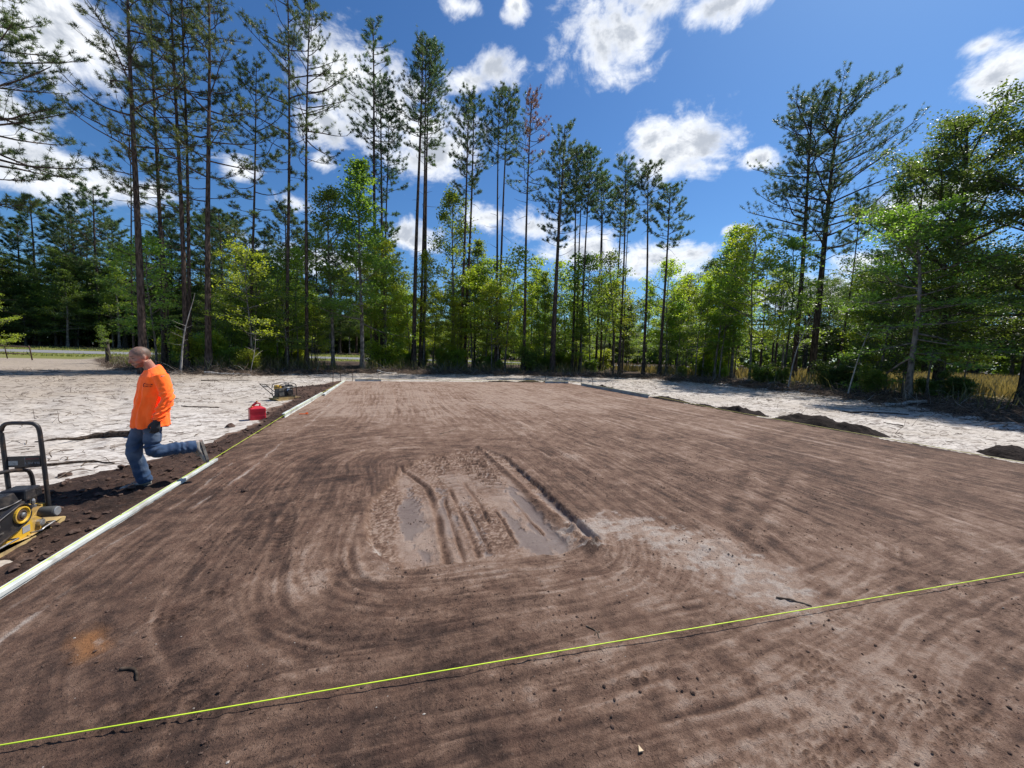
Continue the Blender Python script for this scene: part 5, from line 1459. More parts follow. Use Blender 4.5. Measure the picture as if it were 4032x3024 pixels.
for (x, y, s, lb) in ((-3.28, 9.55, 0.10, 'dark soil clod on the sand in front of the fuel can'), (-1.62, 5.1, 0.045, 'black round clod alone on the pad right of the raised shoe'), (-3.95, 6.25, 0.07, 'dark clod on the sand edge left of the man')):
    mb = MB(); rs_ = np.random.RandomState(int(s * 1000))
    mb.lathe([(s * 0.5, 0), (s * 0.95, s * 0.25), (s * 0.8, s * 0.6), (s * 0.35, s * 0.85)], (0, 0, 0), 'Z', 9)
    mb.V[0] *= rs_.uniform(0.8, 1.2, mb.V[0].shape)
    o = mb.build('soil_clod', M_CLOD, None, False, (x, y, pad_z(x, y) - 0.01)); tag(o, lb, 'clod', 'single soil clods')
mb = MB(); mb.prism([(-0.012, -0.01), (0.010, -0.012), (0.004, 0.016)], 0, 0.005, 'Z')
o = mb.build('wood_chip', simple_mat('fresh_wood', (0.62, 0.47, 0.30), 0.8), None, False, (1.02, 1.28, pad_z(1.02, 1.28) + 0.003)); tag(o, 'small cream wood chip on the soil below the yellow string', 'wood chip')
mb = MB(); mb.box((0, 0, 0.012), (0.20, 0.05, 0.02)); mb.box((0.07, 0.03, 0.03), (0.06, 0.02, 0.03))
o = mb.build('orange_scrap', simple_mat('orange_plastic_scrap', (0.75, 0.13, 0.02), 0.5), None, False, (-2.15, 10.95, pad_z(-2.15, 10.95)), 0.004); tag(o, 'orange plastic scrap beside the near end of the second left board', 'scrap')

# ---- twig litter on the sand, brush and debris along the wood's edge
def twigs(name, pts, L, r, mat, label, seed, up=0.1, lift=0.0, zf=None, arc=0.15):
    rs_ = np.random.RandomState(seed)
    n_ = len(pts)
    a_ = rs_.uniform(0, 6.28, n_); e_ = rs_.normal(0, 1, n_) * up + lift
    LL = rs_.uniform(L[0], L[1], n_)
    d0 = np.stack([np.cos(a_) * np.cos(e_), np.sin(a_) * np.cos(e_), np.sin(e_)], -1)
    z = zf(pts[:, 0], pts[:, 1]) if zf else ground_z(pts[:, 0], pts[:, 1])
    st = np.column_stack([pts, z + rs_.uniform(0.0, r[1] * 1.5, n_)])
    bp = polybranch(st, d0, LL, rs_.normal(0, 0.15, n_), rs_, 5, arc)
    lim = ground_z(bp[..., 0].ravel(), bp[..., 1].ravel()).reshape(bp.shape[:2]) + 0.004
    bp[..., 2] = np.maximum(bp[..., 2], lim)
    V, Q = tubes(bp, rs_.uniform(r[0], r[1], (n_, 1)) * np.linspace(1, 0.4, 5)[None], 3)
    o = obj(name, make_mesh(name, V, Q, None, [mat], True)); tag(o, label, kind='stuff')
rs3 = np.random.RandomState(31)
cand = np.column_stack([rs3.uniform(-24, 22, 26000), 3 + 28 * rs3.rand(26000) ** 0.8])
ed_ = edge_dist(cand[:, 0], cand[:, 1])
on_sand = (ed_ < -0.1) & ((cand[:, 0] < np.interp(cand[:, 1], LEFT_Y, LEFT_X) - 0.15) | (cand[:, 0] > 11.0) | (cand[:, 1] > 23.1))
cl = fbm(cand[:, 0] * 0.8, cand[:, 1] * 0.8, 3, 301) + 0.25 * rs3.rand(len(cand))
cand = cand[on_sand & (cl > 0.02)]
twigs('twig_litter', cand[:6500], (0.05, 0.38), (0.003, 0.010), M_TWIG, 'dark twigs and roots littering the white sand', 32, 0.08)
twigs('root_stubs', cand[6500:6800], (0.12, 0.35), (0.004, 0.009), M_TWIG, 'thin stems sticking up out of the sand', 33, 0.35, 0.9)
def edge_pts(n_, lo, hi, seed, i0=3, i1=16):
    return np.array(along_edge(i0, i1, n_, lo, hi, np.random.RandomState(seed)))
ep = edge_pts(7500, -0.3, 4.0, 41)
dr_, _, _ = poly_dist(ep[:, 0], ep[:, 1], DRIVE)
ep = ep[dr_ > 4.0]
twigs('brush_debris', ep, (0.2, 1.0), (0.005, 0.018), M_TWIG, 'tangle of brush and broken branches along the edge of the wood', 42, 0.25, 0.15)
ep2 = edge_pts(420, 0.2, 4.0, 43); dr_, _, _ = poly_dist(ep2[:, 0], ep2[:, 1], DRIVE); ep2 = ep2[dr_ > 4]
twigs('pale_brush', ep2, (0.4, 1.3), (0.004, 0.013), M_PALE_BARK, 'bleached dead stems in the brush along the wood', 44, 0.4, 0.5)
# standing weeds and dry stalks
def blades(name, pts, hgt, wd, mat, label, seed, bend=0.35):
    rs_ = np.random.RandomState(seed); n_ = len(pts)
    z = ground_z(pts[:, 0], pts[:, 1])
    a_ = rs_.uniform(0, 6.28, n_); h = rs_.uniform(hgt[0], hgt[1], n_)
    side = np.stack([np.cos(a_), np.sin(a_), np.zeros(n_)], -1) * rs_.uniform(wd[0], wd[1], (n_, 1))
    b = rs_.normal(0, bend, (n_, 2)) * h[:, None]
    p0 = np.column_stack([pts, z - 0.02]); p1 = p0 + np.column_stack([b * 0.35, h * 0.6]); p2 = p0 + np.column_stack([b, h])
    V = np.stack([p0 - side * .5, p0 + side * .5, p1 + side * .4, p1 - side * .4, p2], 1).reshape(-1, 3)
    i = np.arange(n_)[:, None] * 5
    o = obj(name, make_mesh(name, V, (i + [0, 1, 2, 3]).reshape(-1, 4), (i + [3, 2, 4]).reshape(-1, 3), [mat])); tag(o, label, kind='stuff')
M_DRYGRASS = leaf_material('dry_golden_grass', (0.10, 0.080, 0.034), (0.19, 0.145, 0.062), (0.8, 0.75, 0.5), 0.1, 0.5)
M_WEED = leaf_material('olive_weeds', (0.05, 0.055, 0.022), (0.13, 0.12, 0.05), (1.0, 1.0, 0.6), 0.1, 0.8)
M_VERGE = leaf_material('roadside_grass', (0.10, 0.12, 0.03), (0.22, 0.22, 0.07), (1.0, 1.0, 0.6), 0.1, 0.5)
ep3 = edge_pts(15000, 1.5, 8.0, 45); dr_, _, _ = poly_dist(ep3[:, 0], ep3[:, 1], DRIVE); ep3 = ep3[dr_ > 4.5]
lft = (ep3[:, 0] < -4)
keep_ = lft | (np.random.RandomState(46).rand(len(ep3)) < np.where(ep3[:, 0] > 17, 0.14, 0.5))
blades('undergrowth', ep3[keep_], (0.25, 1.15), (0.012, 0.05), M_WEED, 'olive and straw coloured undergrowth along the foot of the wood', 47)
rs4 = np.random.RandomState(51)
fp = np.column_stack([rs4.uniform(25, 88, 30000), rs4.uniform(2, 42, 30000)])
fe = edge_dist(fp[:, 0], fp[:, 1]); fp = fp[fe > 7][:20000]
blades('field_grass', fp, (0.5, 1.0), (0.05, 0.16), M_DRYGRASS, 'tall golden dry grass in the field behind the right trees', 52, 0.2)
vp = np.column_stack([rs4.uniform(-70, 30, 9000), np.where(rs4.rand(9000) < 0.45, rs4.uniform(56, 62.4, 9000), rs4.uniform(69.8, 80, 9000))])
blades('verge_grass', vp, (0.12, 0.30), (0.05, 0.14), M_VERGE, 'short yellow-green grass on the verges of the road', 53)

# far-off wood closing the horizon
def far_mass():
    rs_ = np.random.RandomState(61)
    n_ = 60000
    az_ = np.radians(rs_.uniform(-72, 112, n_)); R_ = rs_.uniform(112, 150, n_)
    x, y = R_ * np.sin(az_), R_ * np.cos(az_)
    top = 9.0 + 4.5 * fbm(az_ * 16, R_ * 0.04, 4, 62) + 5.0 * (1 - sstep(np.degrees(az_), -25, 0))
    z = ground_z(x, y) + top * rs_.rand(n_) ** 0.7
    V, T_ = leaf_cards(np.column_stack([x, y, z]), rs_, (0.9, 2.2), 1.2)
    o = obj('far_woods', make_mesh('far_woods', V, None, T_, [M_LEAF_DARK])); tag(o, 'far-off wood closing the horizon', kind='stuff')
far_mass()
def near_mass():
    rs_ = np.random.RandomState(63)
    n_ = 26000
    x = rs_.uniform(-105, 4, n_); y = rs_.uniform(93, 106, n_)
    top = 10 + 5 * fbm(x * 0.12, y * 0.1, 4, 64)
    z = ground_z(x, y) + top * rs_.rand(n_) ** 0.9
    V, T_ = leaf_cards(np.column_stack([x, y, z]), rs_, (0.6, 1.5), 1.2)
    o = obj('wood_thicket', make_mesh('wood_thicket', V, None, T_, [M_LEAF_DARK])); tag(o, 'dense dark thicket inside the wood across the road', kind='stuff')
near_mass()

# ---- pipe gate at the left edge
gate = empty('pipe_gate', (-30.6, 43.3, gz(-30.6, 43.3)), math.radians(2))
tag(gate, 'old rusty pipe gate at the left edge by the driveway', 'gate')
for zz in (1.12, 0.52):
    mb = MB(); mb.tube([(-2.4, 0, zz + 0.06), (1.35, 0, zz)], 0.042, 8); mb.build('rail', M_STEEL, gate, True)
for xx in (-2.2, -1.0, 0.0):
    mb = MB(); mb.tube([(xx, 0, 0.1), (xx - 0.12, 0, 1.14)], 0.036, 8); mb.build('upright', M_STEEL, gate, True)
mb = MB(); mb.tube([(1.55, 0.02, -0.3), (1.40, 0.02, 1.02), (1.33, 0.02, 1.22)], 0.045, 8); mb.build('end_post', M_STEEL, gate, True)
mb = MB(); mb.tube([(0, 0, -0.2), (0.02, 0, 0.5), (-0.03, 0.02, 1.2), (0.0, 0.0, 1.75)], [0.20, 0.15, 0.14, 0.12], 10)
o = mb.build('tree_stump', M_DARK_BARK, None, True, (-21.2, 38.3, gz(-21.2, 38.3))); tag(o, 'short black broken trunk beside the driveway left of the man', 'stump')
# ------------------------------------------------------------------ plate compactors
def block_text(s, h, origin, ux, uz, thick=0.0, weight=0.16):
    """letters built from strokes; returns quads in the plane spanned by ux, uz"""
    G = {'L': [(0, 1, 0, 0), (0, 0, .6, 0)], 'O': [(0, 0, 0, 1), (0, 1, .6, 1), (.6, 1, .6, 0), (.6, 0, 0, 0)], 'W': [(0, 1, .15, 0), (.15, 0, .35, .7), (.35, .7, .55, 0), (.55, 0, .7, 1)],
         'V': [(0, 1, .3, 0), (.3, 0, .6, 1)], 'I': [(.1, 0, .1, 1)], 'B': [(0, 0, 0, 1), (0, 1, .5, .9), (.5, .9, .5, .55), (0, .5, .55, .5), (.55, .45, .55, .05), (0, 0, .55, 0)], ' ': []}
    V, Q = [], []
    x = 0.0
    for ch in s:
        for (a, b, c, d) in G[ch]:
            p, q_ = np.array([a, b]), np.array([c, d]); dr = q_ - p; L = np.hypot(*dr); dr = dr / L; nn = np.array([-dr[1], dr[0]]) * weight / 2
            p = p - dr * weight / 2; q_ = q_ + dr * weight / 2
            i = len(V)
            for pt in (p - nn, q_ - nn, q_ + nn, p + nn):
                V.append(np.array(origin) + np.array(ux) * (x + pt[0]) * h + np.array(uz) * pt[1] * h)
            Q.append([i, i + 1, i + 2, i + 3])
        x += 0.42 if ch in ' I' else 0.95
    return np.array(V), Q

ox, oy = -3.1, 4.15
oz = 0.012
comp = empty('plate_compactor', (ox, oy, oz))
tag(comp, 'black and yellow plate compactor cut by the left picture edge', 'plate compactor', 'plate compactors')
mb = MB()
mb.prism([(-.45, .10), (-.37, .0), (.28, .0), (.40, .035), (.42, .065), (.40, .078), (.28, .042), (.10, .032), (-.35, .032), (-.43, .112)], -0.21, 0.205, 'X')
mb.build('base_plate', M_MUDDY, comp, bevel=0.004)
mb = MB()
mb.prism([(-.40, .034), (.20, .034), (.27, .055), (.26, .12), (.20, .165), (.06, .175), (-.10, .13), (-.40, .06)], 0.115, 0.150, 'X')
mb.prism([(-.40, .034), (.20, .034), (.27, .055), (.26, .12), (.20, .165), (.06, .175), (-.10, .13), (-.40, .06)], -0.15, -0.115, 'X')
sp_ = mb.build('side_frame', M_YELLOW, comp, bevel=0.004)
mb = MB(); mb.box((0.1515, 0.085, 0.10), (0.003, 0.07, 0.055)); mb.build('decal', M_DECAL, sp_)
mb = MB(); mb.lathe([(0.03, 0), (0.03, 0.03), (0.018, 0.034)], (0.150, 0.205, 0.105), 'X', 10); mb.build('bolt_head', M_METAL, sp_)
mb = MB()
mb.prism([(.14, .10), (.20, .085), (.33, .14), (.36, .19), (.34, .235), (.27, .20)], 0.06, 0.11, 'X')
mb.prism([(.14, .10), (.20, .085), (.33, .14), (.36, .19), (.34, .235), (.27, .20)], -0.16, -0.11, 'X')
mb.box((-0.025, 0.33, 0.225), (0.27, 0.045, 0.012))
mb.build('yoke', M_YELLOW, comp, bevel=0.004)
for sx, nm in ((0.16, 1), (-0.21, -1)):
    mb = MB(); mb.lathe([(0.040, -0.055), (0.046, -0.05), (0.046, 0.045), (0.042, 0.055)], (sx + 0.0, 0.30, 0.165), 'X', 18)
    rm_ = mb.build('rubber_mount', M_RUBBER, comp, True)
    mb = MB(); mb.lathe([(0.040, 0), (0.041, 0.006), (0.036, 0.010)], (sx + (0.056 if nm > 0 else -0.066), 0.30, 0.165), 'X', 18); mb.build('cap', M_DISC, rm_)
# handle
mb = MB()
c_ = [(0.135, 0.345, 0.15), (0.125, 0.345, 0.45), (0.11, 0.345, 0.78), (0.103, 0.343, 0.90), (0.085, 0.342, 0.945), (0.05, 0.34, 0.962), (-0.02, 0.34, 0.966), (-0.09, 0.34, 0.966), (-0.125, 0.338, 0.95), (-0.143, 0.336, 0.90), (-0.138, 0.335, 0.78), (-0.12, 0.33, 0.45), (-0.105, 0.33, 0.15)]
mb.tube(smooth_line(c_, 4), 0.0165, 10)
hd = mb.build('handle', M_TUBE, comp, True)
mb = MB(); mb.box((-0.013, 0.338, 0.622), (0.232, 0.010, 0.096)); pl = mb.build('crossbar_plate', M_BLACK, hd)
mb = MB(); V, Q = block_text('LOW VIB', 0.018, (0.005, 0.3322, 0.598), (1, 0, 0), (0, 0, 1)); mb.add(V, Q); mb.box((-0.0, 0.3325, 0.622), (0.0015, 0.001, 0.08)); mb.build('lettering', M_DECAL, hd)
mb = MB(); mb.box((-0.078, 0.3322, 0.612), (0.062, 0.0014, 0.040)); mb.build('warning_label', simple_mat('dusty_label', (0.45, 0.44, 0.40), 0.7, 0, 0.3, (0.15, 0.15, 0.15), 0.8, 90), hd)
mb = MB(); mb.box((0.05, 0.3322, 0.642), (0.09, 0.0014, 0.005)); mb.box((0.05, 0.3322, 0.650), (0.09, 0.0014, 0.003)); mb.build('red_stripe', simple_mat('faded_red_print', (0.25, 0.05, 0.04), 0.6), hd)
# guard cage round the engine
mb = MB(); mb.tube(smooth_line([(-0.02, -0.40, 0.35), (-0.02, -0.39, 0.56), (-0.02, -0.34, 0.61), (-0.0, 0.10, 0.59), (-0.0, 0.31, 0.55), (-0.0, 0.375, 0.51), (-0.0, 0.40, 0.40), (-0.0, 0.40, 0.22)], 4), 0.0155, 9)
mb.build('guard_tube', M_TUBE, comp, True)
# engine
eng = MB()
eng.box((-0.03, 0.02, 0.19), (0.24, 0.44, 0.10)); eng.box((0.0, 0.02, 0.27), (0.20, 0.30, 0.10)); eng.lathe([(0.05, 0), (0.06, 0.02), (0.06, 0.09), (0.04, 0.11)], (0.06, -0.05, 0.25), 'X', 14)
en = eng.build('engine_block', M_BLACK, comp, bevel=0.008)
mb = MB(); mb.box((-0.03, -0.02, 0.372), (0.25, 0.30, 0.085), None, (0.86, 0.84)); mb.box((-0.03, -0.02, 0.325), (0.26, 0.31, 0.016)); ft = mb.build('fuel_tank', M_BLACK, comp, bevel=0.012)
mb = MB(); mb.lathe([(0.032, 0), (0.034, 0.008), (0.034, 0.022), (0.028, 0.03)], (-0.05, -0.06, 0.414), 'Z', 14); mb.build('fuel_cap', M_BLACK, ft)
mb = MB(); mb.tube(smooth_line([(0.10, -0.17, 0.338), (0.115, 0.0, 0.335), (0.10, 0.13, 0.34)], 4), 0.005, 6); mb.build('rim_edge', M_METAL, ft, True)
mb = MB(); mb.box((0.02, 0.245, 0.365), (0.19, 0.17, 0.095), None, (0.9, 0.9)); af = mb.build('air_filter', M_BLACK, comp, bevel=0.014)
mb = MB()
for k in range(5): mb.box((0.1085, 0.29, 0.335 + k * 0.013), (0.012, 0.06, 0.005))
mb.build('fins', M_BLACK, af)
mb = MB(); mb.lathe([(0.010, 0), (0.016, 0.01), (0.016, 0.035), (0.008, 0.055)], (0.10, 0.24, 0.26), 'Z', 10); mb.lathe([(0.02, 0), (0.02, 0.02)], (0.10, 0.24, 0.235), 'Z', 10); mb.build('spark_plug', M_METAL, comp)
# belt guard with pulley
def stadium(c0, r0, c1, r1, n=12):
    c0, c1 = np.array(c0), np.array(c1); d = c1 - c0; a0 = math.atan2(d[1], d[0])
    out = [c0 + r0 * np.array([math.cos(a0 + math.pi / 2 + t_), math.sin(a0 + math.pi / 2 + t_)]) for t_ in np.linspace(0, math.pi, n)]
    out += [c1 + r1 * np.array([math.cos(a0 - math.pi / 2 + t_), math.sin(a0 - math.pi / 2 + t_)]) for t_ in np.linspace(0, math.pi, n)]
    return np.array(out)
mb = MB(); mb.prism(stadium((-0.005, 0.255), 0.088, (-0.30, 0.155), 0.085), 0.155, 0.185, 'X')
bg_ = mb.build('belt_guard', M_BLACK, comp)
ring = stadium((-0.005, 0.255), 0.088, (-0.30, 0.155), 0.085)
pts = np.column_stack([np.full(len(ring) + 1, 0.19), np.vstack([ring, ring[:1]])])
mb = MB(); mb.tube(pts, 0.0085, 6); mb.build('rim', M_TUBE, bg_, True)
pu = MB(); pu.lathe([(0.068, 0.0), (0.069, 0.016), (0.060, 0.018), (0.052, 0.004), (0.046, 0.004)], (0.186, -0.005, 0.255), 'X', 24); po = pu.build('pulley', M_YELLOW, comp)
mb = MB(); mb.lathe([(0.046, 0), (0.042, 0.012), (0.034, 0.014), (0.030, 0.006)], (0.187, -0.005, 0.255), 'X', 20); mb.build('pulley_ring', M_STEEL, po)
mb = MB(); mb.lathe([(0.024, 0), (0.022, 0.02), (0.012, 0.026)], (0.187, -0.005, 0.255), 'X', 14); mb.build('hub', M_METAL, po)
mb = MB(); mb.box((0.187, -0.21, 0.235), (0.004, 0.05, 0.02)); mb.box((0.19, -0.20, 0.175), (0.006, 0.07, 0.010)); mb.build('clip', M_METAL, bg_)
# carrying loops along the edge
for (y0, y1, z0) in ((0.10, 0.26, 0.068), (-0.36, -0.10, 0.075)):
    lp = smooth_line([(0.165, y0, z0 - 0.01), (0.225, y0 + 0.01, z0), (0.232, y0 + 0.04, z0 + 0.012), (0.232, y1 - 0.03, z0 + 0.022), (0.222, y1, z0 + 0.02), (0.165, y1 + 0.005, z0 + 0.012)], 4)
    mb = MB(); mb.tube(lp, 0.0075, 8); mb.build('carrying_loop', M_METAL, comp, True)

# ---- second compactor, further back
c2 = empty('plate_compactor', (-3.40, 14.41, pad_z(-3.40, 14.41) - 0.005), math.radians(45))
tag(c2, 'muddy yellow plate compactor standing on the sand beside the second board', 'plate compactor', 'plate compactors')
mb = MB(); mb.prism([(-.40, .075), (-.33, 0), (.34, 0), (.44, .07), (.44, .095), (.35, .05), (-.33, .05), (-.39, .085)], -0.22, 0.22, 'Y'); mb.build('base_plate', M_MUDDY, c2, bevel=0.005)
mb = MB(); mb.box((0.0, 0, 0.085), (0.56, 0.34, 0.07)); mb.build('exciter_housing', M_MUDDY, c2, bevel=0.01)
mb = MB(); mb.box((0.0, 0, 0.135), (0.60, 0.36, 0.02)); mb.build('deck', M_TUBE, c2, bevel=0.004)
mb = MB(); mb.box((-0.19, -0.05, 0.27), (0.20, 0.24, 0.25), None, (0.9, 0.9)); bgd = mb.build('belt_cover', M_RUBBER, c2, bevel=0.015)
mb = MB(); mb.box((-0.20, 0.02, 0.42), (0.16, 0.20, 0.16), None, (0.85, 0.9)); mb.build('yellow_cowl', M_YELLOW, c2, bevel=0.015)
mb = MB(); mb.box((0.07, 0, 0.25), (0.30, 0.28, 0.18)); mb.lathe([(0.09, 0), (0.10, 0.02), (0.10, 0.05), (0.07, 0.07)], (0.10, -0.19, 0.26), 'Y', 16); mb.build('engine_block', M_BLACK, c2, bevel=0.01)
mb = MB(); mb.box((-0.01, 0, 0.42), (0.17, 0.26, 0.10), None, (0.9, 0.9)); mb.build('fuel_tank', M_BLACK, c2, bevel=0.015)
mb = MB(); mb.box((0.16, 0.0, 0.43), (0.15, 0.25, 0.14), None, (0.9, 0.9)); mb.build('air_filter', M_BLACK, c2, bevel=0.015)
mb = MB(); mb.box((0.045, -0.155, 0.335), (0.09, 0.02, 0.075)); mb.build('data_plate', simple_mat('pale_blue_plate', (0.36, 0.44, 0.56), 0.4), c2, bevel=0.004)
for sy in (-0.19, 0.19):
    mb = MB(); mb.tube(smooth_line([(-0.28, sy, 0.14), (-0.285, sy, 0.40), (-0.25, sy, 0.505), (-0.12, sy, 0.545), (0.05, sy, 0.575), (0.20, sy, 0.545), (0.275, sy, 0.50), (0.30, sy, 0.40), (0.315, sy, 0.15)], 4), 0.013, 8); mb.build('guard_tube', M_TUBE, c2, True)
for zz, xx in ((0.43, 0.298), (0.43, -0.285)):
    mb = MB(); mb.tube([(xx, -0.19, zz), (xx, 0.19, zz)], 0.011, 8); mb.build('guard_crossbar', M_TUBE, c2, True)
mb = MB(); mb.tube([(-0.285, -0.195, 0.40), (0.298, -0.195, 0.435)], 0.010, 8); mb.build('guard_rail', M_METAL, c2, True)
mb = MB(); mb.tube(smooth_line([(-0.27, -0.17, 0.17), (-0.45, -0.17, 0.33), (-0.66, -0.17, 0.53), (-0.685, -0.13, 0.55), (-0.685, 0.10, 0.555), (-0.685, 0.14, 0.55), (-0.66, 0.17, 0.53), (-0.45, 0.17, 0.33), (-0.27, 0.17, 0.17)], 4), 0.013, 8); h2_ = mb.build('handle', M_TUBE, c2, True)
mb = MB(); mb.box((-0.60, 0, 0.475), (0.012, 0.32, 0.06), Matrix.Rotation(math.radians(-45), 3, 'Y')); mb.build('crossbar_plate', M_DISC, h2_)
# ------------------------------------------------------------------ the man in orange
def loft(secs, n=22):
    """secs: list of (centre, half-axis vector a, half-axis vector b) -> closed tube with flat ends"""
    th = np.linspace(0, 2 * math.pi, n, endpoint=False)
    V = np.vstack([np.array(c)[None] + np.outer(np.cos(th), a) + np.outer(np.sin(th), b) for c, a, b in secs])
    K = len(secs)
    Q = [[k * n + j, k * n + (j + 1) % n, (k + 1) * n + (j + 1) % n, (k + 1) * n + j] for k in range(K - 1) for j in range(n)]
    T_ = [[K * n, (j + 1) % n, j] for j in range(n)] + [[K * n + 1, (K - 1) * n + j, (K - 1) * n + (j + 1) % n] for j in range(n)]
    return np.vstack([V, np.array(secs[0][0])[None], np.array(secs[-1][0])[None]]), Q, T_

def limb(mb, pts, rads, n=14, flat=None):
    """tapered limb through joints with round ends; sections follow the line"""
    p = smooth_line(pts, 6); r = np.interp(np.linspace(0, len(pts) - 1, len(p)), np.arange(len(pts)), rads)
    V, Q, T_ = tubes(p, r, n, caps=True)
    mb.add(V, Q, T_)

def ball(mb, c, r, n=14, m=9, rot=None):
    r = np.array([r, r, r] if np.isscalar(r) else r, float)
    ph = np.linspace(0, math.pi, m + 2)[1:-1]; th = np.linspace(0, 2 * math.pi, n, endpoint=False)
    V = np.array([[math.sin(a) * math.cos(b), math.sin(a) * math.sin(b), math.cos(a)] for a in ph for b in th] + [[0, 0, 1], [0, 0, -1]]) * r
    if rot is not None: V = V @ np.array(rot).T
    Q = [[i * n + j, (i + 1) * n + j, (i + 1) * n + (j + 1) % n, i * n + (j + 1) % n] for i in range(m - 1) for j in range(n)]
    T_ = [[m * n, j, (j + 1) % n] for j in range(n)] + [[m * n + 1, (m - 1) * n + (j + 1) % n, (m - 1) * n + j] for j in range(n)]
    mb.add(V + np.array(c), Q, T_)

def fuse(mb, name, voxel, smooth_it=3):
    """join the overlapping pieces into one continuous surface"""
    me = make_mesh(name + '_raw', np.vstack(mb.V), np.vstack(mb.Q) if mb.Q else None, np.vstack(mb.T) if mb.T else None)
    tmp = bpy.data.objects.new(name + '_tmp', me); COL.objects.link(tmp)
    md = tmp.modifiers.new('fuse', 'REMESH'); md.mode = 'VOXEL'; md.voxel_size = voxel; md.use_smooth_shade = True
    if smooth_it:
        sm = tmp.modifiers.new('smooth', 'SMOOTH'); sm.factor = 0.5; sm.iterations = smooth_it
    dg = bpy.context.evaluated_depsgraph_get()
    out = bpy.data.meshes.new_from_object(tmp.evaluated_get(dg))
    bpy.data.objects.remove(tmp)
    out.name = name
    out.polygons.foreach_set('use_smooth', np.ones(len(out.polygons), bool))
    return out

def coords(me):
    V = np.zeros(len(me.vertices) * 3, np.float32); me.vertices.foreach_get('co', V); return V.reshape(-1, 3).astype(float)
def normals(me):
    N_ = np.zeros(len(me.vertices) * 3, np.float32); me.vertices.foreach_get('normal', N_); return N_.reshape(-1, 3).astype(float)

MX, MY = -2.70, 5.41
man = empty('person', (MX, MY, pad_z(MX, MY) - 0.015), math.radians(219), 0.96)
tag(man, 'man in bright orange long-sleeved shirt and blue jeans stepping over the form board', 'person')
# local axes: +x the way he walks, +y his left (towards the camera), +z up
X_, Y_, Z_ = np.eye(3)
HIPL, HIPR = (-0.05, 0.085, 0.90), (-0.04, -0.085, 0.90)
KNL, ANL = (-0.055, 0.115, 0.475), (-0.425, 0.13, 0.455)
KNR, ANR = (0.075, -0.10, 0.475), (-0.005, -0.10, 0.085)
SHL, ELL, WRL = (-0.125, 0.195, 1.365), (-0.155, 0.262, 1.08), (-0.055, 0.262, 0.855)
SHR, ELR, WRR = (-0.105, -0.195, 1.365), (-0.15, -0.265, 1.08), (-0.03, -0.27, 0.86)

# body: one continuous surface (head, neck, torso, limbs, hands)
b = MB()
hc = np.array([0.005, 0.0, 1.592]); tl = math.radians(17)
HR = np.array([[math.cos(tl), 0, math.sin(tl)], [0, 1, 0], [-math.sin(tl), 0, math.cos(tl)]])   # head bowed forward
def hp(x, y, z): return tuple(hc + HR @ np.array([x, y, z]))
ball(b, hp(-0.005, 0, 0.025), (0.098, 0.078, 0.088), 20, 13, HR)
ball(b, hp(0.025, 0, -0.02), (0.070, 0.068, 0.085), 18, 11, HR)
ball(b, hp(0.038, 0, -0.075), (0.052, 0.050, 0.048), 14, 9, HR)
ball(b, hp(0.068, 0, -0.102), (0.023, 0.026, 0.020), 10, 7, HR)
ball(b, hp(0.080, 0, 0.020), (0.018, 0.045, 0.014), 12, 7, HR)
limb(b, [hp(0.083, 0, 0.012), hp(0.098, 0, -0.015), hp(0.110, 0, -0.038), hp(0.090, 0, -0.046)], [0.010, 0.012, 0.015, 0.010], 10)
ball(b, hp(0.092, 0, -0.066), (0.012, 0.024, 0.007), 10, 7, HR)
ball(b, hp(0.088, 0, -0.080), (0.012, 0.022, 0.008), 10, 7, HR)
for s_ in (-1, 1):
    ball(b, hp(-0.008, s_ * 0.076, -0.012), (0.022, 0.010, 0.034), 12, 9, HR)
    ball(b, hp(0.076, s_ * 0.034, -0.004), (0.012, 0.015, 0.010), 10, 7, HR)
    ball(b, hp(0.055, s_ * 0.045, -0.035), (0.028, 0.022, 0.022), 10, 7, HR)
limb(b, [(-0.095, 0, 1.38), (-0.075, 0, 1.46), (-0.035, 0, 1.535)], [0.068, 0.058, 0.056], 14)
V, Q, T_ = loft([((-0.05, 0, 0.86), X_ * 0.092, Y_ * 0.130), ((-0.055, 0, 0.98), X_ * 0.095, Y_ * 0.138), ((-0.075, 0, 1.12), X_ * 0.098, Y_ * 0.140), ((-0.095, 0, 1.27), X_ * 0.108, Y_ * 0.165), ((-0.105, 0, 1.37), X_ * 0.09, Y_ * 0.165), ((-0.095, 0, 1.43), X_ * 0.065, Y_ * 0.09)])
b.add(V, Q, T_)
for sh, elb, wr in ((SHL, ELL, WRL), (SHR, ELR, WRR)):
    limb(b, [sh, elb, wr], [0.056, 0.043, 0.026])
    limb(b, [wr, np.array(wr) + [0.010, 0, -0.06]], [0.024, 0.016])
for hip, kn, an in ((HIPL, KNL, ANL), (HIPR, KNR, ANR)):
    limb(b, [hip, kn, an], [0.070, 0.052, 0.038])
limb(b, [ANR, (0.08, -0.10, 0.05)], [0.04, 0.03]); limb(b, [ANL, (-0.51, 0.13, 0.36)], [0.04, 0.03])
body_me = fuse(b, 'man_body', 0.0058, 2)
V = coords(body_me); loc_ = (V - hc) @ HR          # head-local coordinates
skin = np.tile(np.array([0.46, 0.235, 0.165, 1.0]), (len(V), 1))
hx_, hy_, hz_ = loc_[:, 0], loc_[:, 1], loc_[:, 2]
nz = fbm(V[:, 0] * 60 + V[:, 1] * 31, V[:, 2] * 60 - V[:, 1] * 23, 3, 401)
def paint(mask, col):
    global skin
    m_ = np.clip(mask, 0, 1)[:, None]
    skin[:, :3] = skin[:, :3] * (1 - m_) + np.array(col) * m_
head = V[:, 2] > 1.40
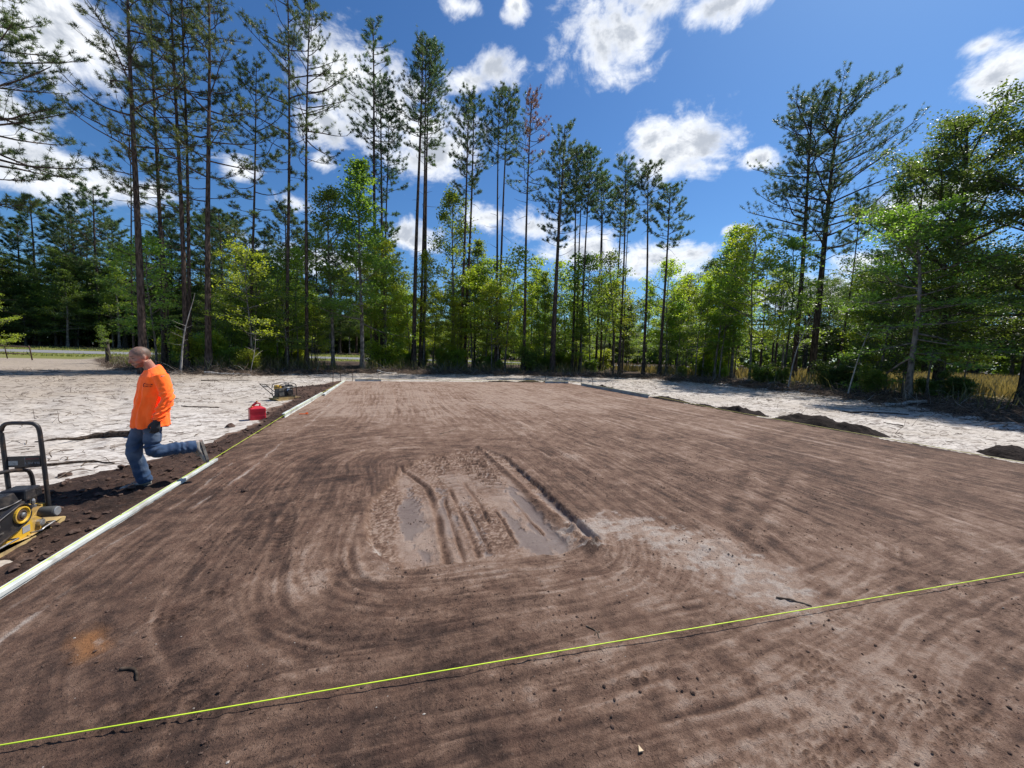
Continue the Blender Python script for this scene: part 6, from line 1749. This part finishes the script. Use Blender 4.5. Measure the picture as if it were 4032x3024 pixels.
paint(head * sstep(hz_ - 0.55 * hx_, -0.015, 0.02) * sstep(hz_, -0.02, 0.02) * (0.75 + 0.4 * nz) * (1 - sstep(hx_, 0.045, 0.075)) * (np.abs(hy_) < 0.2), (0.145, 0.105, 0.080))
paint(head * (1 - sstep(hx_, -0.055, -0.03)) * sstep(hz_, -0.06, -0.03) * 0.9, (0.145, 0.105, 0.080))
paint(head * (1 - sstep(hz_ + 0.35 * hx_, -0.062, -0.045)) * sstep(hx_, 0.0, 0.02) * (0.7 + 0.4 * nz), (0.135, 0.058, 0.035))
paint(head * np.exp(-((hz_ + 0.058) / 0.007) ** 2) * sstep(hx_, 0.07, 0.085) * 0.6, (0.15, 0.07, 0.045))
paint(head * np.exp(-((hz_ + 0.073) / 0.006) ** 2) * sstep(hx_, 0.085, 0.095) * 0.7, (0.36, 0.12, 0.10))
for s_ in (-1, 1):
    paint(head * np.exp(-(((hz_ - 0.021) / 0.006) ** 2 + ((hy_ - s_ * 0.036) / 0.022) ** 2)) * (hx_ > 0.05) * 0.8, (0.10, 0.06, 0.04))
    paint(head * np.exp(-(((hz_ + 0.002) / 0.006) ** 2 + ((hy_ - s_ * 0.040) / 0.014) ** 2)) * (hx_ > 0.05) * 0.85, (0.05, 0.03, 0.025))
paint(head * np.exp(-(((hz_ + 0.012) / 0.02) ** 2 + ((hx_ + 0.006) / 0.008) ** 2)) * (np.abs(hy_) > 0.07) * 0.6, (0.30, 0.12, 0.09))
at_ = body_me.attributes.new('paint', 'FLOAT_COLOR', 'POINT'); at_.data.foreach_set('color', skin.astype(np.float32).ravel())
m_skin, t = material('skin_and_stubble')
pc = t.n('ShaderNodeAttribute', attribute_name='paint').outputs['Color']
co = t.n('ShaderNodeTexCoord').outputs['Object']
n_ = t.noise(co, 55.0, 4.0, 0.6)
bs = finish(t, t.mix(t.smooth(n_, 0.3, 0.7), t.mix(1.0, pc, (0.88, 0.86, 0.86), 'MULTIPLY'), pc), 0.55, t.bump(n_, 0.15, 0.002), 0, 0.35)
bs.inputs['Subsurface Weight'].default_value = 0.08
bs.inputs['Subsurface Radius'].default_value = (0.01, 0.004, 0.002)
body_me.materials.clear(); body_me.materials.append(m_skin)
obj('body', body_me, man)

# shirt
def cloth(name, col, dark, scale=260.0, rough=0.85, sheen=0.2, fade=None):
    m, t = material(name)
    co = t.n('ShaderNodeTexCoord').outputs['Object']
    a = t.noise(co, 9.0, 5.0, 0.6)
    wv = t.noise(co, scale, 2.0, 0.5)
    c = t.mix(t.smooth(a, 0.35, 0.7), col, tuple(x * 0.9 for x in col))
    c = t.mix(t.math('MULTIPLY', t.smooth(wv, 0.45, 0.7), 0.25), c, dark)
    if fade: 
        at2 = t.n('ShaderNodeAttribute', attribute_name='paint').outputs['Color']
        c = t.mix(at2, c, fade)
    bs = finish(t, c, rough, t.bump(t.math('ADD', wv, t.math('MULTIPLY', a, 2.0)), 0.25, 0.003), 0, 0.15)
    bs.inputs['Sheen Weight'].default_value = sheen
    return m
m_shirt = cloth('fluorescent_orange_cloth', (1.75, 0.23, 0.03), (1.5, 0.16, 0.02))   # fluorescent orange, with extra red put in to brighten its shaded side
s = MB()
V, Q, T_ = loft([((-0.060, 0, 0.757), X_ * 0.172, Y_ * 0.218), ((-0.062, 0, 0.85), X_ * 0.165, Y_ * 0.212), ((-0.072, 0, 0.98), X_ * 0.150, Y_ * 0.195), ((-0.085, 0, 1.12), X_ * 0.140, Y_ * 0.185),
                 ((-0.100, 0, 1.26), X_ * 0.138, Y_ * 0.200), ((-0.108, 0, 1.35), X_ * 0.122, Y_ * 0.205), ((-0.110, 0, 1.40), X_ * 0.100 - Z_ * 0.02, Y_ * 0.172), ((-0.103, 0, 1.437), X_ * 0.082 - Z_ * 0.03, Y_ * 0.120), ((-0.095, 0, 1.462), X_ * 0.070 - Z_ * 0.034, Y_ * 0.078)], 30)
s.add(V, Q, T_)
for sh, elb, wr in ((SHL, ELL, WRL), (SHR, ELR, WRR)):
    mid = (np.array(sh) + np.array(elb)) / 2 + [-0.008, 0, 0]
    limb(s, [np.array(sh) + [0.0, -0.03 * np.sign(sh[1]), 0.0], mid, elb, (np.array(elb) + np.array(wr)) / 2, wr], [0.082, 0.070, 0.063, 0.060, 0.052], 18)
shirt_me = fuse(s, 'man_shirt', 0.0065, 2)
V = coords(shirt_me); Nn = normals(shirt_me)
# folds: long soft creases on the trunk, bunched rings on the sleeve
sx, sy, sz = V.T
ang_ = np.arctan2(sy, sx + 0.08)
torso = (np.abs(sy) < 0.215) * (1 - sstep(np.abs(sy), 0.19, 0.225))
fold = 0.010 * np.sin(ang_ * 9 + 2.5 * np.sin(sz * 9) + 3 * fbm(ang_ * 1.5, sz * 4, 2, 411)) * (1 - sstep(sz, 1.05, 1.36)) 
fold += 0.006 * fbm(ang_ * 3, sz * 9, 3, 412) 
sl_m = sstep(np.abs(sy), 0.20, 0.235)
fold_s = 0.011 * np.sin((sz * 1.0 + 0.6 * sx) * 120 + 4 * fbm(sx * 14, sz * 9, 2, 413)) * np.exp(-((sz - 0.93) / 0.085) ** 2) + 0.009 * np.sin((sz + 1.2 * sx) * 75 + 3 * fbm(sx * 9, sz * 6, 2, 414)) * np.exp(-((sz - 1.12) / 0.12) ** 2) + 0.004 * fbm(sx * 20, sz * 14, 3, 415)
V += Nn * (fold * (1 - sl_m) + fold_s * sl_m)[:, None]
V += Nn * (0.004 * np.exp(-((sz - 0.775) / 0.008) ** 2))[:, None]
shirt_me.vertices.foreach_set('co', V.astype(np.float32).ravel()); shirt_me.update()
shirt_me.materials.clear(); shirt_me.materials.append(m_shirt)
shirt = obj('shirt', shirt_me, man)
# dark print on the left chest, laid on the cloth
from mathutils.bvhtree import BVHTree
bvh = BVHTree.FromPolygons([Vector(v) for v in V], [tuple(p.vertices) for p in shirt_me.polygons])
def on_cloth(a, z):
    """a: position across the left chest, z: height; cast from the left front onto the shirt"""
    dirv = Vector((-0.62, -0.78, 0)); side = Vector((-0.78, 0.62, 0))
    o_ = Vector((-0.08, 0.0, z)) + side * a - dirv * 0.6
    h, n, i, d = bvh.ray_cast(o_, dirv, 1.2)
    return (h + n * 0.0022) if h is not None else None
LV, LQ = [], []
def print_quad(a0, z0, a1, z1):
    p = [on_cloth(a0, z0), on_cloth(a1, z0), on_cloth(a1, z1), on_cloth(a0, z1)]
    if all(p):
        i = len(LV); LV.extend([tuple(q_) for q_ in p]); LQ.append([i, i + 1, i + 2, i + 3])
lx0, lz0 = 0.012, 1.255
for k in range(10):     # curved emblem
    t0, t1 = math.radians(60 + k * 21), math.radians(60 + (k + 1) * 21)
    p = [on_cloth(lx0 + r_ * math.cos(t_), lz0 + 0.006 + 1.25 * r_ * math.sin(t_)) for r_, t_ in ((0.020, t0), (0.012, t0), (0.012, t1), (0.020, t1))]
    if all(p): i = len(LV); LV.extend([tuple(q_) for q_ in p]); LQ.append([i, i + 1, i + 2, i + 3])
rsx = random.Random(4)
for row, (zz, h_, n_l) in enumerate(((1.262, 0.015, 9), (1.240, 0.015, 10))):   # two lines of small lettering, too fine to read
    a = lx0 + 0.016 - 0.010 * row
    for k in range(n_l):
        wdt = rsx.uniform(0.0045, 0.0075); hh = h_ * rsx.choice((1.0, 0.75, 0.75, 0.85))
        print_quad(a, zz, a + wdt * 0.45, zz + hh); 
        print_quad(a, zz + hh * rsx.choice((0.0, 0.4, 0.75)), a + wdt, zz + hh * rsx.choice((0.2, 0.6, 1.0)) + 0.002)
        a += wdt + 0.0012
me = make_mesh('chest_print', np.array(LV), np.array(LQ), None, [simple_mat('dark_print', (0.06, 0.02, 0.015), 0.8)])
obj('chest_print', me, shirt)

# jeans
m_jean = cloth('blue_denim', (0.040, 0.075, 0.145), (0.016, 0.028, 0.055), 180.0, 0.9, 0.1, (0.16, 0.20, 0.26))
j = MB()
V, Q, T_ = loft([((-0.050, 0, 0.80), X_ * 0.118, Y_ * 0.165), ((-0.052, 0, 0.86), X_ * 0.118, Y_ * 0.160), ((-0.055, 0, 0.93), X_ * 0.105, Y_ * 0.145)], 26); j.add(V, Q, T_)
for hip, kn, an, sg in ((HIPL, KNL, ANL, 1), (HIPR, KNR, ANR, -1)):
    k_ = np.array(kn); h_ = np.array(hip); a_ = np.array(an)
    limb(j, [h_ + [0, 0, 0.02], h_ * 0.55 + k_ * 0.45, k_, k_ * 0.5 + a_ * 0.5, a_ * 1.06 - k_ * 0.06], [0.094, 0.089, 0.077, 0.074, 0.076], 18)
    ball(j, k_ + [0.008, 0, 0], 0.074)
ball(j, (-0.10, 0.06, 0.87), (0.075, 0.085, 0.09)); ball(j, (-0.10, -0.06, 0.87), (0.075, 0.085, 0.09))
jean_me = fuse(j, 'man_jeans', 0.0068, 3)
V = coords(jean_me); Nn = normals(jean_me); sx, sy, sz = V.T
wr_ = 0.006 * fbm(sx * 9 + sy * 4, sz * 13, 3, 421) + 0.005 * np.sin((sz + 0.7 * sx) * 60 + 4 * fbm(sx * 7, sz * 7, 2, 422)) * (np.exp(-((sz - 0.16) / 0.09) ** 2) * (sx > -0.2) + np.exp(-((sz - 0.50) / 0.08) ** 2) + np.exp(-((sz - 0.80) / 0.06) ** 2))
wr_ += 0.006 * np.sin(sx * 95 + 3 * fbm(sx * 9, sz * 9, 2, 423)) * np.exp(-((sx + 0.30) / 0.10) ** 2) * (sz > 0.36)
V += Nn * wr_[:, None]
jean_me.vertices.foreach_set('co', V.astype(np.float32).ravel()); jean_me.update()
fadem = np.clip(0.55 * np.exp(-((sz - 0.68) / 0.12) ** 2) * (sx > -0.10) + 0.5 * np.exp(-((sz - 0.40) / 0.10) ** 2) * (sx > 0.02) + 0.5 * fbm(sx * 10, sz * 10, 3, 425), 0, 0.8)
at_ = jean_me.attributes.new('paint', 'FLOAT_COLOR', 'POINT'); at_.data.foreach_set('color', np.repeat(np.column_stack([fadem] * 3 + [np.ones_like(fadem)]), 1, 0).astype(np.float32).ravel())
jean_me.materials.clear(); jean_me.materials.append(m_jean)
obj('jeans', jean_me, man)

# shoes
m_shoe = simple_mat('dusty_pale_shoe', (0.42, 0.385, 0.33), 0.85, 0, 0.2, (0.16, 0.12, 0.095), 0.8, 22.0, 0.4)
m_sole = simple_mat('scuffed_rubber_sole', (0.30, 0.27, 0.23), 0.9, 0, 0.2, (0.08, 0.06, 0.05), 0.8, 18.0, 0.4)
def shoe(fr, name='shoe'):
    """fr: 4x4 frame, +x to the toe, +z up from the sole"""
    e_ = MB()
    secs = [(-0.085, 0.030, 0.020, 0.062), (-0.07, 0.036, 0.020, 0.088), (-0.03, 0.040, 0.020, 0.110), (0.02, 0.042, 0.020, 0.098), (0.07, 0.046, 0.020, 0.074), (0.12, 0.049, 0.020, 0.058), (0.165, 0.043, 0.020, 0.045), (0.19, 0.025, 0.020, 0.032)]
    V, Q, T_ = loft([((x, 0, (z0 + z1) / 2), Y_ * w_, Z_ * (z1 - z0) / 2) for x, w_, z0, z1 in secs], 16)
    e_.add(V, Q, T_); limb(e_, [(-0.03, 0, 0.09), (-0.035, 0, 0.14)], [0.042, 0.044], 14)
    me = fuse(e_, 'shoe_upper', 0.006, 2)
    me.transform(fr); me.materials.clear(); me.materials.append(m_shoe)
    o = obj(name, me, man)
    q_ = MB()
    out = np.array([(-0.09, 0), (-0.082, 0.028), (-0.03, 0.043), (0.03, 0.045), (0.10, 0.053), (0.15, 0.050), (0.185, 0.034), (0.198, 0.0), (0.185, -0.034), (0.15, -0.050), (0.10, -0.053), (0.03, -0.045), (-0.03, -0.043), (-0.082, -0.028)])
    q_.prism(out, 0.0, 0.026, 'Z')
    me2 = make_mesh('shoe_sole', np.vstack(q_.V), np.vstack(q_.Q), np.vstack(q_.T), [m_sole]); me2.transform(fr); obj('sole', me2, o)
    mb_ = MB()
    for k in range(4): mb_.tube([(0.03 + k * 0.018, -0.026, 0.098 - k * 0.009), (0.036 + k * 0.018, 0, 0.108 - k * 0.009), (0.03 + k * 0.018, 0.026, 0.098 - k * 0.009)], 0.004, 5)
    me3 = make_mesh('shoe_laces', np.vstack(mb_.V), np.vstack(mb_.Q), np.vstack(mb_.T), [m_sole]); me3.transform(fr); obj('laces', me3, o)
shoe(Matrix.Translation((0.018, -0.102, 0.0)) @ Matrix.Rotation(math.radians(-6), 4, 'Z'))
# raised foot: toes hang down behind, sole faces back
toe = Vector((-0.20, 0.02, -0.98)).normalized(); up = Vector((0.98, 0.0, -0.20)); up = (up - toe * up.dot(toe)).normalized(); lft_ = up.cross(toe)
fr = Matrix(((toe.x, lft_.x, up.x, -0.535), (toe.y, lft_.y, up.y, 0.13), (toe.z, lft_.z, up.z, 0.435), (0, 0, 0, 1))) @ Matrix.Scale(1.1, 4)
shoe(fr)

# work gloves
m_glove = cloth('charcoal_knit_glove', (0.060, 0.060, 0.063), (0.025, 0.025, 0.028), 300.0, 0.95, 0.1)
def glove(wr, side):
    g_ = MB(); w0 = np.array(wr)
    fw = np.array([0.16, 0.0, -1.0]); fw = fw / np.linalg.norm(fw)         # along the hand
    ac = np.array([1.0, 0, 0.16]); ac = ac / np.linalg.norm(ac)            # across the knuckles (forward)
    nn = np.array([0, -side, 0.0])                                         # palm faces the thigh
    limb(g_, [w0 + [0, 0, 0.03], w0, w0 + fw * 0.03], [0.040, 0.037, 0.036], 14)
    V, Q, T_ = loft([(w0 + fw * 0.015, ac * 0.034, nn * 0.024), (w0 + fw * 0.05, ac * 0.043, nn * 0.022), (w0 + fw * 0.095, ac * 0.044, nn * 0.019)], 16); g_.add(V, Q, T_)
    for k, (off, L_) in enumerate(((0.033, 0.070), (0.012, 0.078), (-0.011, 0.074), (-0.032, 0.060))):
        b0 = w0 + fw * 0.088 + ac * off
        p1 = b0 + fw * L_ * 0.42 + nn * 0.006; p2 = b0 + fw * L_ * 0.74 + nn * 0.024; p3 = b0 + fw * L_ * 0.88 + nn * 0.044
        limb(g_, [b0, p1, p2, p3], [0.0115, 0.0108, 0.0100, 0.0085], 10)
    b0 = w0 + fw * 0.030 + ac * 0.032
    limb(g_, [b0, b0 + ac * 0.020 + fw * 0.028 + nn * 0.010, b0 + ac * 0.024 + fw * 0.055 + nn * 0.022, b0 + ac * 0.018 + fw * 0.074 + nn * 0.030], [0.015, 0.0135, 0.012, 0.010], 10)
    me = fuse(g_, 'work_glove', 0.0032, 1)
    me.materials.clear(); me.materials.append(m_glove)
    obj('glove', me, man)
glove(WRL, 1)
glove(WRR, -1)
